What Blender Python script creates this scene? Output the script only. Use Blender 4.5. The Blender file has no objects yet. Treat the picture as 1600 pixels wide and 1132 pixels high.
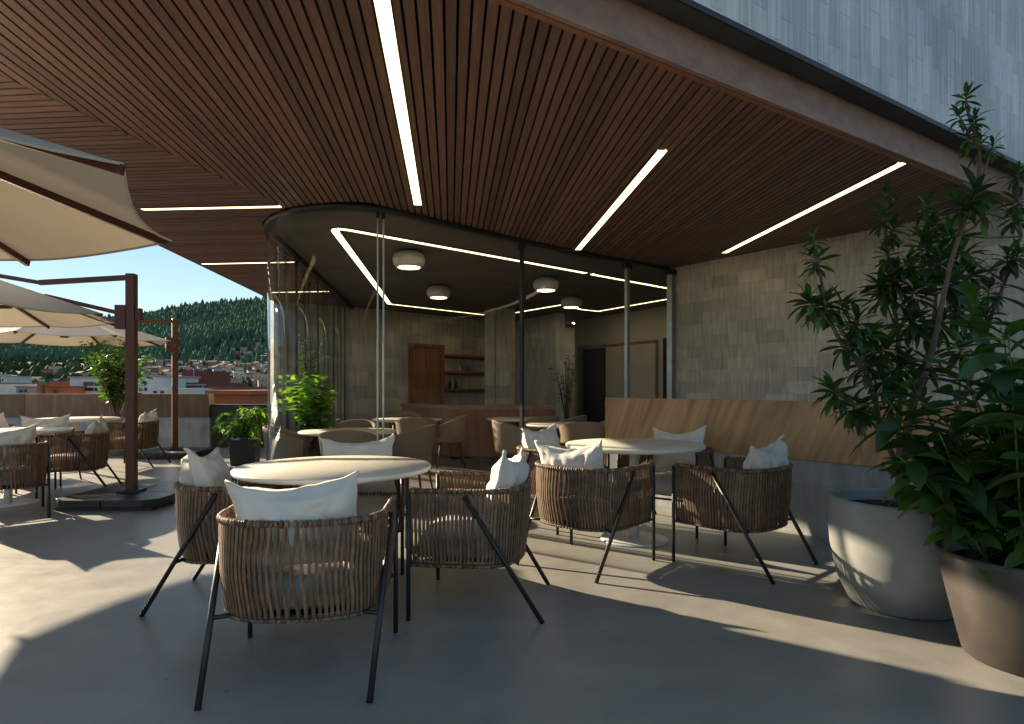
import bpy, bmesh, math, random
from mathutils import Vector, Matrix, noise
random.seed(7)
R = math.radians
S = bpy.context.scene
COL = S.collection

# ------------------------------------------------------------------ camera, sky, sun, exposure
cam_d = bpy.data.cameras.new("camera")
cam = bpy.data.objects.new("camera", cam_d); COL.objects.link(cam)
cam.location = (0, 0, 1.165); cam.rotation_euler = (R(90), 0, 0)
cam_d.sensor_width = 36.0; cam_d.lens = 22.16; cam_d.shift_y = 0.0244
cam_d.clip_start = 0.05; cam_d.clip_end = 9000
S.camera = cam

SUN_EL, SUN_AZ = 18.7, -55.0            # azimuth from +Y, negative towards -X
W = bpy.data.worlds.new("World"); S.world = W; W.use_nodes = True
wn = W.node_tree; bg = wn.nodes["Background"]
sky = wn.nodes.new("ShaderNodeTexSky"); sky.sky_type = 'NISHITA'; sky.sun_disc = False
sky.sun_elevation = R(SUN_EL); sky.sun_rotation = R(SUN_AZ)
sky.air_density = 1.0; sky.dust_density = 0.0; sky.ozone_density = 1.0; sky.altitude = 1500
gm = wn.nodes.new("ShaderNodeGamma"); gm.inputs[1].default_value = 0.62      # evens out the whole sky alike
hs = wn.nodes.new("ShaderNodeHueSaturation"); hs.inputs["Saturation"].default_value = 1.28; hs.inputs["Hue"].default_value = 0.49
wn.links.new(sky.outputs[0], gm.inputs[0]); wn.links.new(gm.outputs[0], hs.inputs["Color"]); wn.links.new(hs.outputs[0], bg.inputs[0])
bg.inputs[1].default_value = 0.105
sun_d = bpy.data.lights.new("sun", 'SUN'); sun_d.energy = 5.0; sun_d.angle = R(0.5); sun_d.color = (1.0, 0.83, 0.58)
sun = bpy.data.objects.new("sun", sun_d); COL.objects.link(sun)
sd = Vector((math.sin(R(SUN_AZ)) * math.cos(R(SUN_EL)), math.cos(R(SUN_AZ)) * math.cos(R(SUN_EL)), math.sin(R(SUN_EL))))
sun.rotation_euler = sd.to_track_quat('Z', 'Y').to_euler(); sun.location = (-20, 15, 12)
S.view_settings.view_transform = 'Standard'; S.view_settings.look = 'None'
S.view_settings.exposure = 1.5; S.view_settings.gamma = 1.0; S.view_settings.use_curve_mapping = False
S.render.engine = 'CYCLES'
S.cycles.use_denoising = True
S.cycles.max_bounces = 8; S.cycles.diffuse_bounces = 6; S.cycles.transparent_max_bounces = 16
S.cycles.caustics_reflective = False; S.cycles.caustics_refractive = False

# ------------------------------------------------------------------ materials
def N(nt, t, **kw):
    n = nt.nodes.new(t)
    for k, v in kw.items(): setattr(n, k, v)
    return n
def ramp(nt, fac, stops):
    r = N(nt, "ShaderNodeValToRGB")
    e = r.color_ramp.elements
    while len(e) < len(stops): e.new(0.5)
    for i, (p, c) in enumerate(stops):
        e[i].position = p; e[i].color = (c[0], c[1], c[2], 1)
    nt.links.new(fac, r.inputs[0]); return r.outputs[0]
def coords(nt, kind="Object", scale=(1, 1, 1), rot=(0, 0, 0)):
    tc = N(nt, "ShaderNodeTexCoord"); mp = N(nt, "ShaderNodeMapping")
    nt.links.new(tc.outputs[kind], mp.inputs[0])
    mp.inputs["Scale"].default_value = scale; mp.inputs["Rotation"].default_value = rot
    return mp.outputs[0]
def noise_tex(nt, vec, scale, detail=4, rough=0.55):
    n = N(nt, "ShaderNodeTexNoise"); n.inputs["Scale"].default_value = scale
    n.inputs["Detail"].default_value = detail; n.inputs["Roughness"].default_value = rough
    nt.links.new(vec, n.inputs["Vector"]); return n.outputs["Fac"]
def new_mat(name, rough=0.6, metal=0.0, spec=0.5):
    m = bpy.data.materials.new(name); m.use_nodes = True
    nt = m.node_tree; b = nt.nodes["Principled BSDF"]
    b.inputs["Roughness"].default_value = rough; b.inputs["Metallic"].default_value = metal
    b.inputs["Specular IOR Level"].default_value = spec
    return m, nt, b
def mulc(nt, a, b, fac=1.0, mode='MULTIPLY'):
    x = N(nt, "ShaderNodeMix", data_type='RGBA', blend_type=mode)
    x.inputs["Factor"].default_value = fac
    nt.links.new(a, x.inputs[6])
    if hasattr(b, "links"): nt.links.new(b, x.inputs[7])
    else: x.inputs[7].default_value = (*b, 1)
    return x.outputs[2]
def bump(nt, b, h, strength=0.3, dist=0.01):
    bp = N(nt, "ShaderNodeBump"); bp.inputs["Strength"].default_value = strength; bp.inputs["Distance"].default_value = dist
    nt.links.new(h, bp.inputs["Height"]); nt.links.new(bp.outputs[0], b.inputs["Normal"])
def simple(name, c1, c2=None, scale=8.0, rough=0.6, metal=0.0, bs=0.15, bd=0.003, rnd=0.0, stretch=(1, 1, 1), spec=0.5, detail=5):
    m, nt, b = new_mat(name, rough, metal, spec)
    c2 = c2 or tuple(x * 0.75 for x in c1)
    v = coords(nt, "Object", stretch)
    f = noise_tex(nt, v, scale, detail)
    c = ramp(nt, f, [(0.3, c2), (0.7, c1)])
    if rnd:
        oi = N(nt, "ShaderNodeObjectInfo")
        rr = ramp(nt, oi.outputs["Random"], [(0, (1 - rnd,) * 3), (1, (1 + rnd * 0.6,) * 3)])
        c = mulc(nt, c, rr)
    nt.links.new(c, b.inputs["Base Color"])
    if bs: bump(nt, b, f, bs, bd)
    return m
def wood(name, light, dark, rough=0.5, stretch=(1.5, 14, 14), scale=3.0, rnd=0.25, rot=(0, 0, 0)):
    m, nt, b = new_mat(name, rough)
    v0 = coords(nt, "Object", (1, 1, 1), rot); mp = N(nt, "ShaderNodeMapping"); nt.links.new(v0, mp.inputs[0]); mp.inputs["Scale"].default_value = stretch; v = mp.outputs[0]
    oi = N(nt, "ShaderNodeObjectInfo")
    ad = N(nt, "ShaderNodeVectorMath", operation='ADD'); nt.links.new(v, ad.inputs[0])
    cb = N(nt, "ShaderNodeCombineXYZ"); mm = N(nt, "ShaderNodeMath", operation='MULTIPLY'); mm.inputs[1].default_value = 37.0
    nt.links.new(oi.outputs["Random"], mm.inputs[0]); nt.links.new(mm.outputs[0], cb.inputs[0]); nt.links.new(mm.outputs[0], cb.inputs[1])
    nt.links.new(cb.outputs[0], ad.inputs[1])
    f = noise_tex(nt, ad.outputs[0], scale, 7, 0.6)
    c = ramp(nt, f, [(0.28, dark), (0.72, light)])
    rr = ramp(nt, oi.outputs["Random"], [(0, (1 - rnd,) * 3), (1, (1 + rnd * 0.5, 1 + rnd * 0.42, 1 + rnd * 0.35))])
    c = mulc(nt, c, rr)
    nt.links.new(c, b.inputs["Base Color"]); bump(nt, b, f, 0.2, 0.002)
    return m
def board_concrete(name, base, bw, bh, swap=False, var=0.25, warm=None, rough=0.75, bs=0.5, streak=(40, 2.2)):
    """concrete cast against rough boards; UV in metres"""
    m, nt, b = new_mat(name, rough)
    tc = N(nt, "ShaderNodeTexCoord"); sx = N(nt, "ShaderNodeSeparateXYZ"); nt.links.new(tc.outputs["UV"], sx.inputs[0])
    cb = N(nt, "ShaderNodeCombineXYZ")
    a, c_ = (1, 0) if swap else (0, 1)
    nt.links.new(sx.outputs[a], cb.inputs[0]); nt.links.new(sx.outputs[c_], cb.inputs[1])
    br = N(nt, "ShaderNodeTexBrick"); nt.links.new(cb.outputs[0], br.inputs["Vector"])
    br.inputs["Scale"].default_value = 1; br.inputs["Brick Width"].default_value = bw; br.inputs["Row Height"].default_value = bh
    br.inputs["Mortar Size"].default_value = 0.0035; br.inputs["Mortar Smooth"].default_value = 0.6; br.offset = 0.37; br.offset_frequency = 2
    br.inputs["Color1"].default_value = (1 - var,) * 3 + (1,); br.inputs["Color2"].default_value = (1 + var * 0.5,) * 3 + (1,)
    br.inputs["Mortar"].default_value = (0.93, 0.93, 0.92, 1)
    mp = N(nt, "ShaderNodeMapping"); nt.links.new(tc.outputs["UV"], mp.inputs[0]); mp.inputs["Scale"].default_value = (streak[0], streak[1], 1)
    fs = noise_tex(nt, mp.outputs[0], 1.0, 5, 0.6)
    st = ramp(nt, fs, [(0.3, (0.72, 0.72, 0.73)), (0.7, (1.16, 1.15, 1.14))])
    fb = noise_tex(nt, tc.outputs["UV"], 0.9, 5, 0.6)
    bl = ramp(nt, fb, [(0.33, tuple(x * .88 for x in (warm or (0.9, 0.92, 0.96)))), (0.67, (1.12, 1.11, 1.08))])
    rgb = N(nt, "ShaderNodeRGB"); rgb.outputs[0].default_value = (*base, 1)
    c = mulc(nt, rgb.outputs[0], br.outputs["Color"]); c = mulc(nt, c, st); c = mulc(nt, c, bl)
    fp = noise_tex(nt, tc.outputs["UV"], 22, 3, 0.5)
    pits = ramp(nt, fp, [(0.25, (0.6, 0.6, 0.6)), (0.33, (1, 1, 1))]); c = mulc(nt, c, pits)
    nt.links.new(c, b.inputs["Base Color"])
    h = N(nt, "ShaderNodeMath", operation='ADD'); nt.links.new(fs, h.inputs[0]); nt.links.new(br.outputs["Fac"], h.inputs[1])
    inv = N(nt, "ShaderNodeMath", operation='MULTIPLY'); nt.links.new(br.outputs["Fac"], inv.inputs[0]); inv.inputs[1].default_value = -1.2
    nt.links.new(inv.outputs[0], h.inputs[1])
    bump(nt, b, h.outputs[0], bs, 0.006)
    return m
def leafmat(name, c1, c2, rough=0.38, trans=0.25, rnd=0.4):
    m, nt, b = new_mat(name, rough)
    v = coords(nt, "Object"); f = noise_tex(nt, v, 6, 3)
    c = ramp(nt, f, [(0.35, c2), (0.65, c1)])
    oi = N(nt, "ShaderNodeObjectInfo")
    rr = ramp(nt, oi.outputs["Random"], [(0, (1 - rnd,) * 3), (1, (1 + rnd, 1 + rnd * 0.8, 1))]); c = mulc(nt, c, rr)
    nt.links.new(c, b.inputs["Base Color"])
    tr = N(nt, "ShaderNodeBsdfTranslucent"); nt.links.new(mulc(nt, c, (1.9, 2.3, 0.7)), tr.inputs[0])
    mx = N(nt, "ShaderNodeMixShader"); mx.inputs[0].default_value = trans
    out = nt.nodes["Material Output"]
    nt.links.new(b.outputs[0], mx.inputs[1]); nt.links.new(tr.outputs[0], mx.inputs[2]); nt.links.new(mx.outputs[0], out.inputs[0])
    return m
def emit(name, col, s):
    m = bpy.data.materials.new(name); m.use_nodes = True; nt = m.node_tree
    nt.nodes.remove(nt.nodes["Principled BSDF"])
    e = N(nt, "ShaderNodeEmission"); e.inputs[0].default_value = (*col, 1); e.inputs[1].default_value = s
    nt.links.new(e.outputs[0], nt.nodes["Material Output"].inputs[0]); return m

def floor_mat(name, tint=(0.335, 0.318, 0.292)):
    m, nt, b = new_mat(name, 0.42)
    v = coords(nt, "Object")
    f1 = noise_tex(nt, v, 0.55, 8, 0.62); f2 = noise_tex(nt, v, 4.0, 8, 0.7); f3 = noise_tex(nt, v, 60, 2)
    c = ramp(nt, f1, [(0.3, tuple(x * 0.68 for x in tint)), (0.7, tuple(x * 1.2 for x in tint))])
    c = mulc(nt, c, ramp(nt, f2, [(0.3, (0.86, 0.86, 0.87)), (0.75, (1.08, 1.08, 1.07))]))
    vo = N(nt, "ShaderNodeTexVoronoi"); vo.inputs["Scale"].default_value = 3.1; nt.links.new(v, vo.inputs["Vector"])
    c = mulc(nt, c, ramp(nt, vo.outputs["Distance"], [(0.02, (0.66, 0.64, 0.62)), (0.05, (1, 1, 1))]))
    vd = N(nt, "ShaderNodeMapping"); nt.links.new(v, vd.inputs[0]); vd.inputs["Scale"].default_value = (0.5, 3, 1); vd.inputs["Rotation"].default_value = (0, 0, 0.6)
    fsm = noise_tex(nt, vd.outputs[0], 1.2, 6, 0.65)
    c = mulc(nt, c, ramp(nt, fsm, [(0.35, (0.93, 0.93, 0.94)), (0.7, (1.05, 1.05, 1.04))]))
    ve = N(nt, "ShaderNodeTexVoronoi", feature='DISTANCE_TO_EDGE'); ve.inputs["Scale"].default_value = 0.42
    wv = N(nt, "ShaderNodeVectorMath", operation='ADD'); sc_ = N(nt, "ShaderNodeVectorMath", operation='SCALE'); nz = N(nt, "ShaderNodeTexNoise"); nz.inputs["Scale"].default_value = 2.5; nz.inputs["Detail"].default_value = 6
    nt.links.new(v, nz.inputs["Vector"]); nt.links.new(nz.outputs["Color"], sc_.inputs[0]); sc_.inputs["Scale"].default_value = 0.5
    nt.links.new(v, wv.inputs[0]); nt.links.new(sc_.outputs[0], wv.inputs[1]); nt.links.new(wv.outputs[0], ve.inputs["Vector"])
    c = mulc(nt, c, ramp(nt, ve.outputs["Distance"], [(0.0, (0.93, 0.93, 0.92)), (0.004, (1, 1, 1))]))
    f5 = noise_tex(nt, v, 11, 5, 0.7)
    c = mulc(nt, c, ramp(nt, f5, [(0.24, (0.62, 0.6, 0.58)), (0.33, (1, 1, 1))]))
    nt.links.new(c, b.inputs["Base Color"])
    mr = N(nt, "ShaderNodeMapRange"); nt.links.new(f2, mr.inputs[0]); mr.inputs[3].default_value = 0.27; mr.inputs[4].default_value = 0.55
    nt.links.new(mr.outputs[0], b.inputs["Roughness"])
    ad = N(nt, "ShaderNodeMath", operation='ADD'); nt.links.new(f2, ad.inputs[0]); nt.links.new(f3, ad.inputs[1])
    bump(nt, b, ad.outputs[0], 0.12, 0.003)
    return m
def glass_mat():
    m = bpy.data.materials.new("clear glass"); m.use_nodes = True; nt = m.node_tree
    nt.nodes.remove(nt.nodes["Principled BSDF"])
    tr = N(nt, "ShaderNodeBsdfTransparent"); tr.inputs[0].default_value = (0.985, 0.992, 0.988, 1)
    gl = N(nt, "ShaderNodeBsdfGlossy"); gl.inputs["Roughness"].default_value = 0.015; gl.inputs[0].default_value = (0.9, 0.95, 0.93, 1)
    fr = N(nt, "ShaderNodeFresnel"); ge = N(nt, "ShaderNodeNewGeometry")
    mr = N(nt, "ShaderNodeMapRange"); nt.links.new(ge.outputs["Backfacing"], mr.inputs[0])      # thin pane: rays leave it at the angle they came in
    mr.inputs[3].default_value = 1.2; mr.inputs[4].default_value = 1 / 1.08; nt.links.new(mr.outputs[0], fr.inputs[0])
    mx = N(nt, "ShaderNodeMixShader"); nt.links.new(fr.outputs[0], mx.inputs[0]); nt.links.new(tr.outputs[0], mx.inputs[1]); nt.links.new(gl.outputs[0], mx.inputs[2])
    nt.links.new(mx.outputs[0], nt.nodes["Material Output"].inputs[0]); return m
def weave_mat():
    m, nt, b = new_mat("weathered rattan", 0.6)
    v = coords(nt, "Object"); oi = N(nt, "ShaderNodeObjectInfo")
    ge = N(nt, "ShaderNodeNewGeometry")
    f = noise_tex(nt, v, 26, 4)
    isl = ramp(nt, ge.outputs["Random Per Island"], [(0, (0.07, 0.038, 0.022)), (0.5, (0.155, 0.092, 0.056)), (1, (0.25, 0.165, 0.108))])
    c = mulc(nt, isl, ramp(nt, f, [(0.3, (0.7, 0.7, 0.7)), (0.7, (1.35, 1.3, 1.22))]))
    rr = ramp(nt, oi.outputs["Random"], [(0, (0.72,) * 3), (1, (1.25,) * 3)]); c = mulc(nt, c, rr)
    nt.links.new(c, b.inputs["Base Color"]); bump(nt, b, f, 0.3, 0.002); return m
def fabric(name, c, rough=0.9, sc=380):
    m, nt, b = new_mat(name, rough, spec=0.2)
    v = coords(nt, "Object"); f = noise_tex(nt, v, 9, 5); g = noise_tex(nt, v, sc, 2)
    cc = ramp(nt, f, [(0.3, tuple(x * 0.88 for x in c)), (0.7, c)]); nt.links.new(cc, b.inputs["Base Color"])
    ad = N(nt, "ShaderNodeMath", operation='ADD'); nt.links.new(f, ad.inputs[0]); nt.links.new(g, ad.inputs[1])
    bump(nt, b, ad.outputs[0], 0.35, 0.004); return m
def canvas_mat():
    m, nt, b = new_mat("beige canvas", 0.85, spec=0.2)
    v = coords(nt, "Object"); f = noise_tex(nt, v, 3, 5)
    c = ramp(nt, f, [(0.3, (0.50, 0.45, 0.385)), (0.7, (0.58, 0.525, 0.455))]); nt.links.new(c, b.inputs["Base Color"])
    tr = N(nt, "ShaderNodeBsdfTranslucent"); tr.inputs[0].default_value = (0.55, 0.45, 0.33, 1)
    mx = N(nt, "ShaderNodeMixShader"); mx.inputs[0].default_value = 0.16
    nt.links.new(b.outputs[0], mx.inputs[1]); nt.links.new(tr.outputs[0], mx.inputs[2])
    nt.links.new(mx.outputs[0], nt.nodes["Material Output"].inputs[0]); bump(nt, b, f, 0.15, 0.01); return m

M = {}
M['floor'] = floor_mat("polished concrete floor")
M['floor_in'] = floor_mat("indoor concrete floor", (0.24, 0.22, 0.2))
M['slat'] = wood("brown stained slat", (0.245, 0.128, 0.09), (0.09, 0.048, 0.035), 0.5, (1.2, 30, 30), 2.2, 0.3)
M['black'] = simple("black void lining", (0.012, 0.011, 0.010), rough=0.9, bs=0)
M['fascia'] = wood("fascia board", (0.37, 0.215, 0.15), (0.20, 0.12, 0.09), 0.6, (0.6, 6, 6), 2.0, 0.05)
M['steel'] = simple("dark steel", (0.035, 0.036, 0.04), rough=0.45, metal=0.6, bs=0.03)
M['alu'] = simple("brushed aluminium", (0.36, 0.37, 0.38), (0.26, 0.27, 0.28), rough=0.35, metal=0.8, bs=0.02)
M['up_conc'] = board_concrete("board marked concrete", (0.64, 0.655, 0.67), 0.36, 0.12, True, 0.17, bs=0.7, streak=(34, 1.3))
M['wall_conc'] = board_concrete("block marked concrete", (0.58, 0.545, 0.49), 0.40, 0.155, False, 0.24, (0.86, 0.9, 0.95), streak=(26, 3))
M['in_conc'] = board_concrete("indoor concrete wall", (0.56, 0.52, 0.46), 0.6, 0.30, False, 0.22, (0.8, 0.84, 0.9), streak=(14, 1.2))
M['low_conc'] = board_concrete("low concrete wall", (0.42, 0.43, 0.44), 0.9, 0.2, False, 0.12, (0.75, 0.8, 0.85), streak=(8, 1.5))
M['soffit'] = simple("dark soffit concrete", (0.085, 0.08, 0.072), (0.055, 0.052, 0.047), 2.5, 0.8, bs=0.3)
M['ceil_in'] = simple("dark indoor ceiling concrete", (0.17, 0.142, 0.128), (0.095, 0.09, 0.08), 1.3, 0.7, bs=0.3, detail=8)
M['plaster'] = simple("warm grey plaster", (0.52, 0.48, 0.42), (0.46, 0.42, 0.37), 2, 0.8)
M['led'] = emit("warm led diffuser", (1.0, 0.80, 0.42), 1.35)
M['bulb'] = emit("lamp diffuser", (1.0, 0.78, 0.5), 2.6)
M['glass'] = glass_mat()
M['rattan'] = weave_mat()
M['rod'] = simple("black powder coat", (0.018, 0.018, 0.02), rough=0.42, bs=0.02)
M['pillow'] = fabric("off white linen", (0.74, 0.71, 0.66))
M['cushion'] = fabric("light grey seat fabric", (0.42, 0.41, 0.40))
M['tub'] = fabric("tan upholstery", (0.30, 0.215, 0.15))
M['legwood'] = wood("walnut leg", (0.22, 0.10, 0.05), (0.11, 0.05, 0.028))
M['table'] = simple("pale stone table top", (0.74, 0.70, 0.62), (0.68, 0.63, 0.55), 5, 0.35, bs=0.05)
M['whitem'] = simple("white powder coat", (0.66, 0.66, 0.64), rough=0.4, bs=0.02)
M['canvas'] = canvas_mat()
M['bronze'] = simple("reddish brown frame", (0.115, 0.042, 0.028), (0.085, 0.03, 0.02), rough=0.42, metal=0.25, bs=0.05)
M['basegran'] = simple("black granite slab", (0.022, 0.022, 0.023), (0.012, 0.012, 0.013), 60, 0.38)
M['benchwood'] = wood("oak backrest", (0.60, 0.37, 0.185), (0.25, 0.13, 0.06), 0.5, (8.0, 1, 0.9), 1.4, 0.05, (0, R(-24), 0))
M['parawood'] = wood("weathered parapet board", (0.27, 0.165, 0.10), (0.12, 0.062, 0.04), 0.6, (5, 1, 0.8), 1.6, 0.22)
M['joinery'] = wood("reddish walnut joinery", (0.36, 0.13, 0.055), (0.18, 0.062, 0.03), 0.4, (8, 8, 0.9), 2.0, 0.1)
M['joinery2'] = wood("light walnut joinery", (0.36, 0.18, 0.09), (0.22, 0.10, 0.05), 0.42, (8, 8, 0.9), 2.0, 0.1)
M['potwhite'] = simple("pale cast stone", (0.33, 0.335, 0.32), (0.22, 0.225, 0.22), 4.5, 0.65, bs=0.25, detail=8)
M['pottaupe'] = simple("taupe glazed clay", (0.075, 0.063, 0.056), (0.045, 0.038, 0.034), 4, 0.5, bs=0.15)
M['potdark'] = simple("charcoal planter", (0.05, 0.042, 0.038), rough=0.6)
M['charcoal'] = simple("charcoal render", (0.045, 0.045, 0.048), (0.03, 0.03, 0.033), 3, 0.8)
M['soil'] = simple("dark soil", (0.022, 0.015, 0.01), (0.01, 0.007, 0.005), 40, 0.95, bs=0.8, bd=0.02)
M['bark'] = simple("grey brown bark", (0.17, 0.125, 0.095), (0.085, 0.06, 0.045), 30, 0.85, bs=0.6, bd=0.004)
M['leaf_d'] = leafmat("dark glossy leaf", (0.045, 0.10, 0.034), (0.027, 0.062, 0.024), 0.4, 0.2)
M['leaf_m'] = leafmat("mid green leaf", (0.085, 0.20, 0.04), (0.05, 0.125, 0.03), 0.34, 0.22)
M['leaf_l'] = leafmat("bright green leaf", (0.20, 0.33, 0.04), (0.13, 0.24, 0.03), 0.35, 0.45)
M['leaf_f'] = leafmat("fern green", (0.12, 0.21, 0.04), (0.06, 0.12, 0.025), 0.45, 0.38)
M['darkglass'] = simple("dark doorway", (0.02, 0.024, 0.028), rough=0.2, bs=0)

# ------------------------------------------------------------------ mesh helper
class MB:
    def __init__(s): s.v = []; s.f = []; s.uv = []; s.sm = []; s.mi = []
    def face(s, idx, uv=None, sm=False, mi=0): s.f.append(tuple(idx)); s.uv.append(uv); s.sm.append(sm); s.mi.append(mi)
    def hexa(s, p, uvm=None, mi=0):
        """p: 8 points, bottom 4 CCW then top 4"""
        b = len(s.v); s.v += [tuple(q) for q in p]
        for q in ((3, 2, 1, 0), (4, 5, 6, 7), (0, 1, 5, 4), (1, 2, 6, 5), (2, 3, 7, 6), (3, 0, 4, 7)):
            s.face([b + i for i in q], None, False, mi)
    def box(s, c, d, rz=0, mi=0, top=1.0, mat=None):
        hx, hy, hz = d[0] / 2, d[1] / 2, d[2] / 2; cs, sn = math.cos(rz), math.sin(rz)
        pts = []
        for z, k in ((-hz, 1.0), (hz, top)):
            for x, y in ((-hx, -hy), (hx, -hy), (hx, hy), (-hx, hy)):
                x *= k; y *= k
                pts.append((c[0] + x * cs - y * sn, c[1] + x * sn + y * cs, c[2] + z))
        s.hexa(pts, mi=mi)
    def prism(s, poly, z0, z1, mi=0):
        a = sum(poly[i][0] * poly[(i + 1) % len(poly)][1] - poly[(i + 1) % len(poly)][0] * poly[i][1] for i in range(len(poly)))
        if a < 0: poly = poly[::-1]
        n = len(poly); b = len(s.v)
        s.v += [(x, y, z0) for x, y in poly] + [(x, y, z1) for x, y in poly]
        s.face([b + i for i in range(n)][::-1], None, False, mi); s.face([b + n + i for i in range(n)], None, False, mi)
        for i in range(n):
            j = (i + 1) % n; s.face((b + i, b + j, b + n + j, b + n + i), None, False, mi)
    def wall(s, a, b2, z0, z1, th, mi=0):
        """vertical wall from a to b2, thickness th to its left side; UV metres"""
        ax, ay = a; bx, by = b2; L = math.hypot(bx - ax, by - ay); nx, ny = -(by - ay) / L * th, (bx - ax) / L * th
        k = len(s.v)
        s.v += [(ax, ay, z0), (bx, by, z0), (bx + nx, by + ny, z0), (ax + nx, ay + ny, z0),
                (ax, ay, z1), (bx, by, z1), (bx + nx, by + ny, z1), (ax + nx, ay + ny, z1)]
        F = [((0, 1, 5, 4), ((0, z0), (L, z0), (L, z1), (0, z1))), ((2, 3, 7, 6), ((L, z0), (0, z0), (0, z1), (L, z1))),
             ((1, 2, 6, 5), ((L, z0), (L + th, z0), (L + th, z1), (L, z1))), ((3, 0, 4, 7), ((-th, z0), (0, z0), (0, z1), (-th, z1))),
             ((3, 2, 1, 0), ((0, 0), (L, 0), (L, th), (0, th))), ((4, 5, 6, 7), ((0, 0), (L, 0), (L, th), (0, th)))]
        for q, uv in F: s.face([k + i for i in q], uv, False, mi)
    def tube(s, pts, r, seg=8, cap=True, mi=0, flat=None):
        pts = [Vector(p) for p in pts]; n = len(pts)
        rs = r if isinstance(r, (list, tuple)) else [r] * n
        up = Vector((0, 0, 1)); b = len(s.v); prev = None
        for i, p in enumerate(pts):
            d = (pts[min(i + 1, n - 1)] - pts[max(i - 1, 0)]).normalized()
            if prev is None:
                x = d.cross(up)
                if x.length < 0.05: x = d.cross(Vector((0, 1, 0)))
                x.normalize()
            else:
                x = (prev - d * prev.dot(d)).normalized()
            prev = x; y = d.cross(x)
            for k in range(seg):
                a = 2 * math.pi * k / seg
                s.v.append(tuple(p + x * math.cos(a) * rs[i] + y * math.sin(a) * rs[i]))
        for i in range(n - 1):
            for k in range(seg):
                k2 = (k + 1) % seg
                s.face((b + i * seg + k, b + i * seg + k2, b + (i + 1) * seg + k2, b + (i + 1) * seg + k), None, seg > 4, mi)
        if cap:
            s.face([b + k for k in range(seg)][::-1], None, False, mi); s.face([b + (n - 1) * seg + k for k in range(seg)], None, False, mi)
    def bar(s, p, q, w, h, mi=0):
        """rectangular bar p->q, w wide, h high"""
        p, q = Vector(p), Vector(q); d = (q - p).normalized(); x = d.cross(Vector((0, 0, 1)))
        if x.length < 0.01: x = Vector((1, 0, 0))
        x.normalize(); y = x.cross(d); b = len(s.v)
        for o in (p, q):
            for sx, sy in ((-1, -1), (1, -1), (1, 1), (-1, 1)): s.v.append(tuple(o + x * sx * w / 2 + y * sy * h / 2))
        for qd in ((3, 2, 1, 0), (4, 5, 6, 7), (0, 1, 5, 4), (1, 2, 6, 5), (2, 3, 7, 6), (3, 0, 4, 7)): s.face([b + i for i in qd], None, False, mi)
    def lathe(s, prof, seg=32, c=(0, 0, 0), mi=0, sm=True, sx=1.0):
        b = len(s.v); n = len(prof)
        for r, z in prof:
            for k in range(seg):
                a = 2 * math.pi * k / seg; s.v.append((c[0] + r * math.cos(a) * sx, c[1] + r * math.sin(a), c[2] + z))
        for i in range(n - 1):
            for k in range(seg):
                k2 = (k + 1) % seg
                s.face((b + i * seg + k, b + i * seg + k2, b + (i + 1) * seg + k2, b + (i + 1) * seg + k), None, sm, mi)
        if prof[0][0] > 1e-4: s.face([b + k for k in range(seg)][::-1], None, False, mi)
        if prof[-1][0] > 1e-4: s.face([b + (n - 1) * seg + k for k in range(seg)], None, False, mi)
    def grid(s, fn, nu, nv, sm=True, mi=0, closed=False):
        b = len(s.v)
        for i in range(nu + 1):
            for j in range(nv + 1): s.v.append(tuple(fn(i / nu, j / nv)))
        for i in range(nu):
            for j in range(nv):
                k = b + i * (nv + 1) + j; s.face((k, k + nv + 1, k + nv + 2, k + 1), None, sm, mi)
    def mesh(s, name, mats):
        me = bpy.data.meshes.new(name); me.from_pydata(s.v, [], s.f)
        for m in (mats if isinstance(mats, (list, tuple)) else [mats]): me.materials.append(m)
        me.polygons.foreach_set("use_smooth", s.sm); me.polygons.foreach_set("material_index", s.mi)
        if any(u is not None for u in s.uv):
            ul = me.uv_layers.new(name="UVMap"); k = 0
            for f, u in zip(s.f, s.uv):
                for i in range(len(f)):
                    if u: ul.data[k].uv = u[i]
                    k += 1
        me.update(); return me
    def build(s, name, mats, parent=None, world=False, bevel=0, kind=None):
        o = bpy.data.objects.new(name, s.mesh(name, mats)); COL.objects.link(o)
        if parent:
            o.parent = parent
            if world: o.location = -parent.location
        if bevel:
            md = o.modifiers.new("bevel", 'BEVEL'); md.width = bevel; md.segments = 2; md.limit_method = 'ANGLE'
        if kind: o["kind"] = kind
        return o

def tag(o, label, cat, group=None):
    o["label"] = label; o["category"] = cat
    if group: o["group"] = group
    return o
def thing(name, label, cat, loc=(0, 0, 0), rz=0, group=None):
    o = bpy.data.objects.new(name, None); COL.objects.link(o); o.empty_display_size = 0.1
    o.location = loc; o.rotation_euler = (0, 0, rz); return tag(o, label, cat, group)
def structure(o): o["kind"] = 'structure'; return o
def dup(root, loc, rz, label=None, sc=None):
    r = root.copy(); COL.objects.link(r); r.location = loc; r.rotation_euler = (0, 0, rz)
    if label: r["label"] = label
    if sc: r.scale = (sc, sc, sc)
    for ch in list(KIDS[root.name]):
        c = ch.copy(); COL.objects.link(c); c.parent = r
        for g in KIDS2.get(ch.name, []):
            d = g.copy(); COL.objects.link(d); d.parent = c
    return r
KIDS, KIDS2 = {}, {}
def register(root):
    KIDS[root.name] = list(root.children); 
    for ch in root.children:
        if ch.children: KIDS2[ch.name] = list(ch.children)

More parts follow.
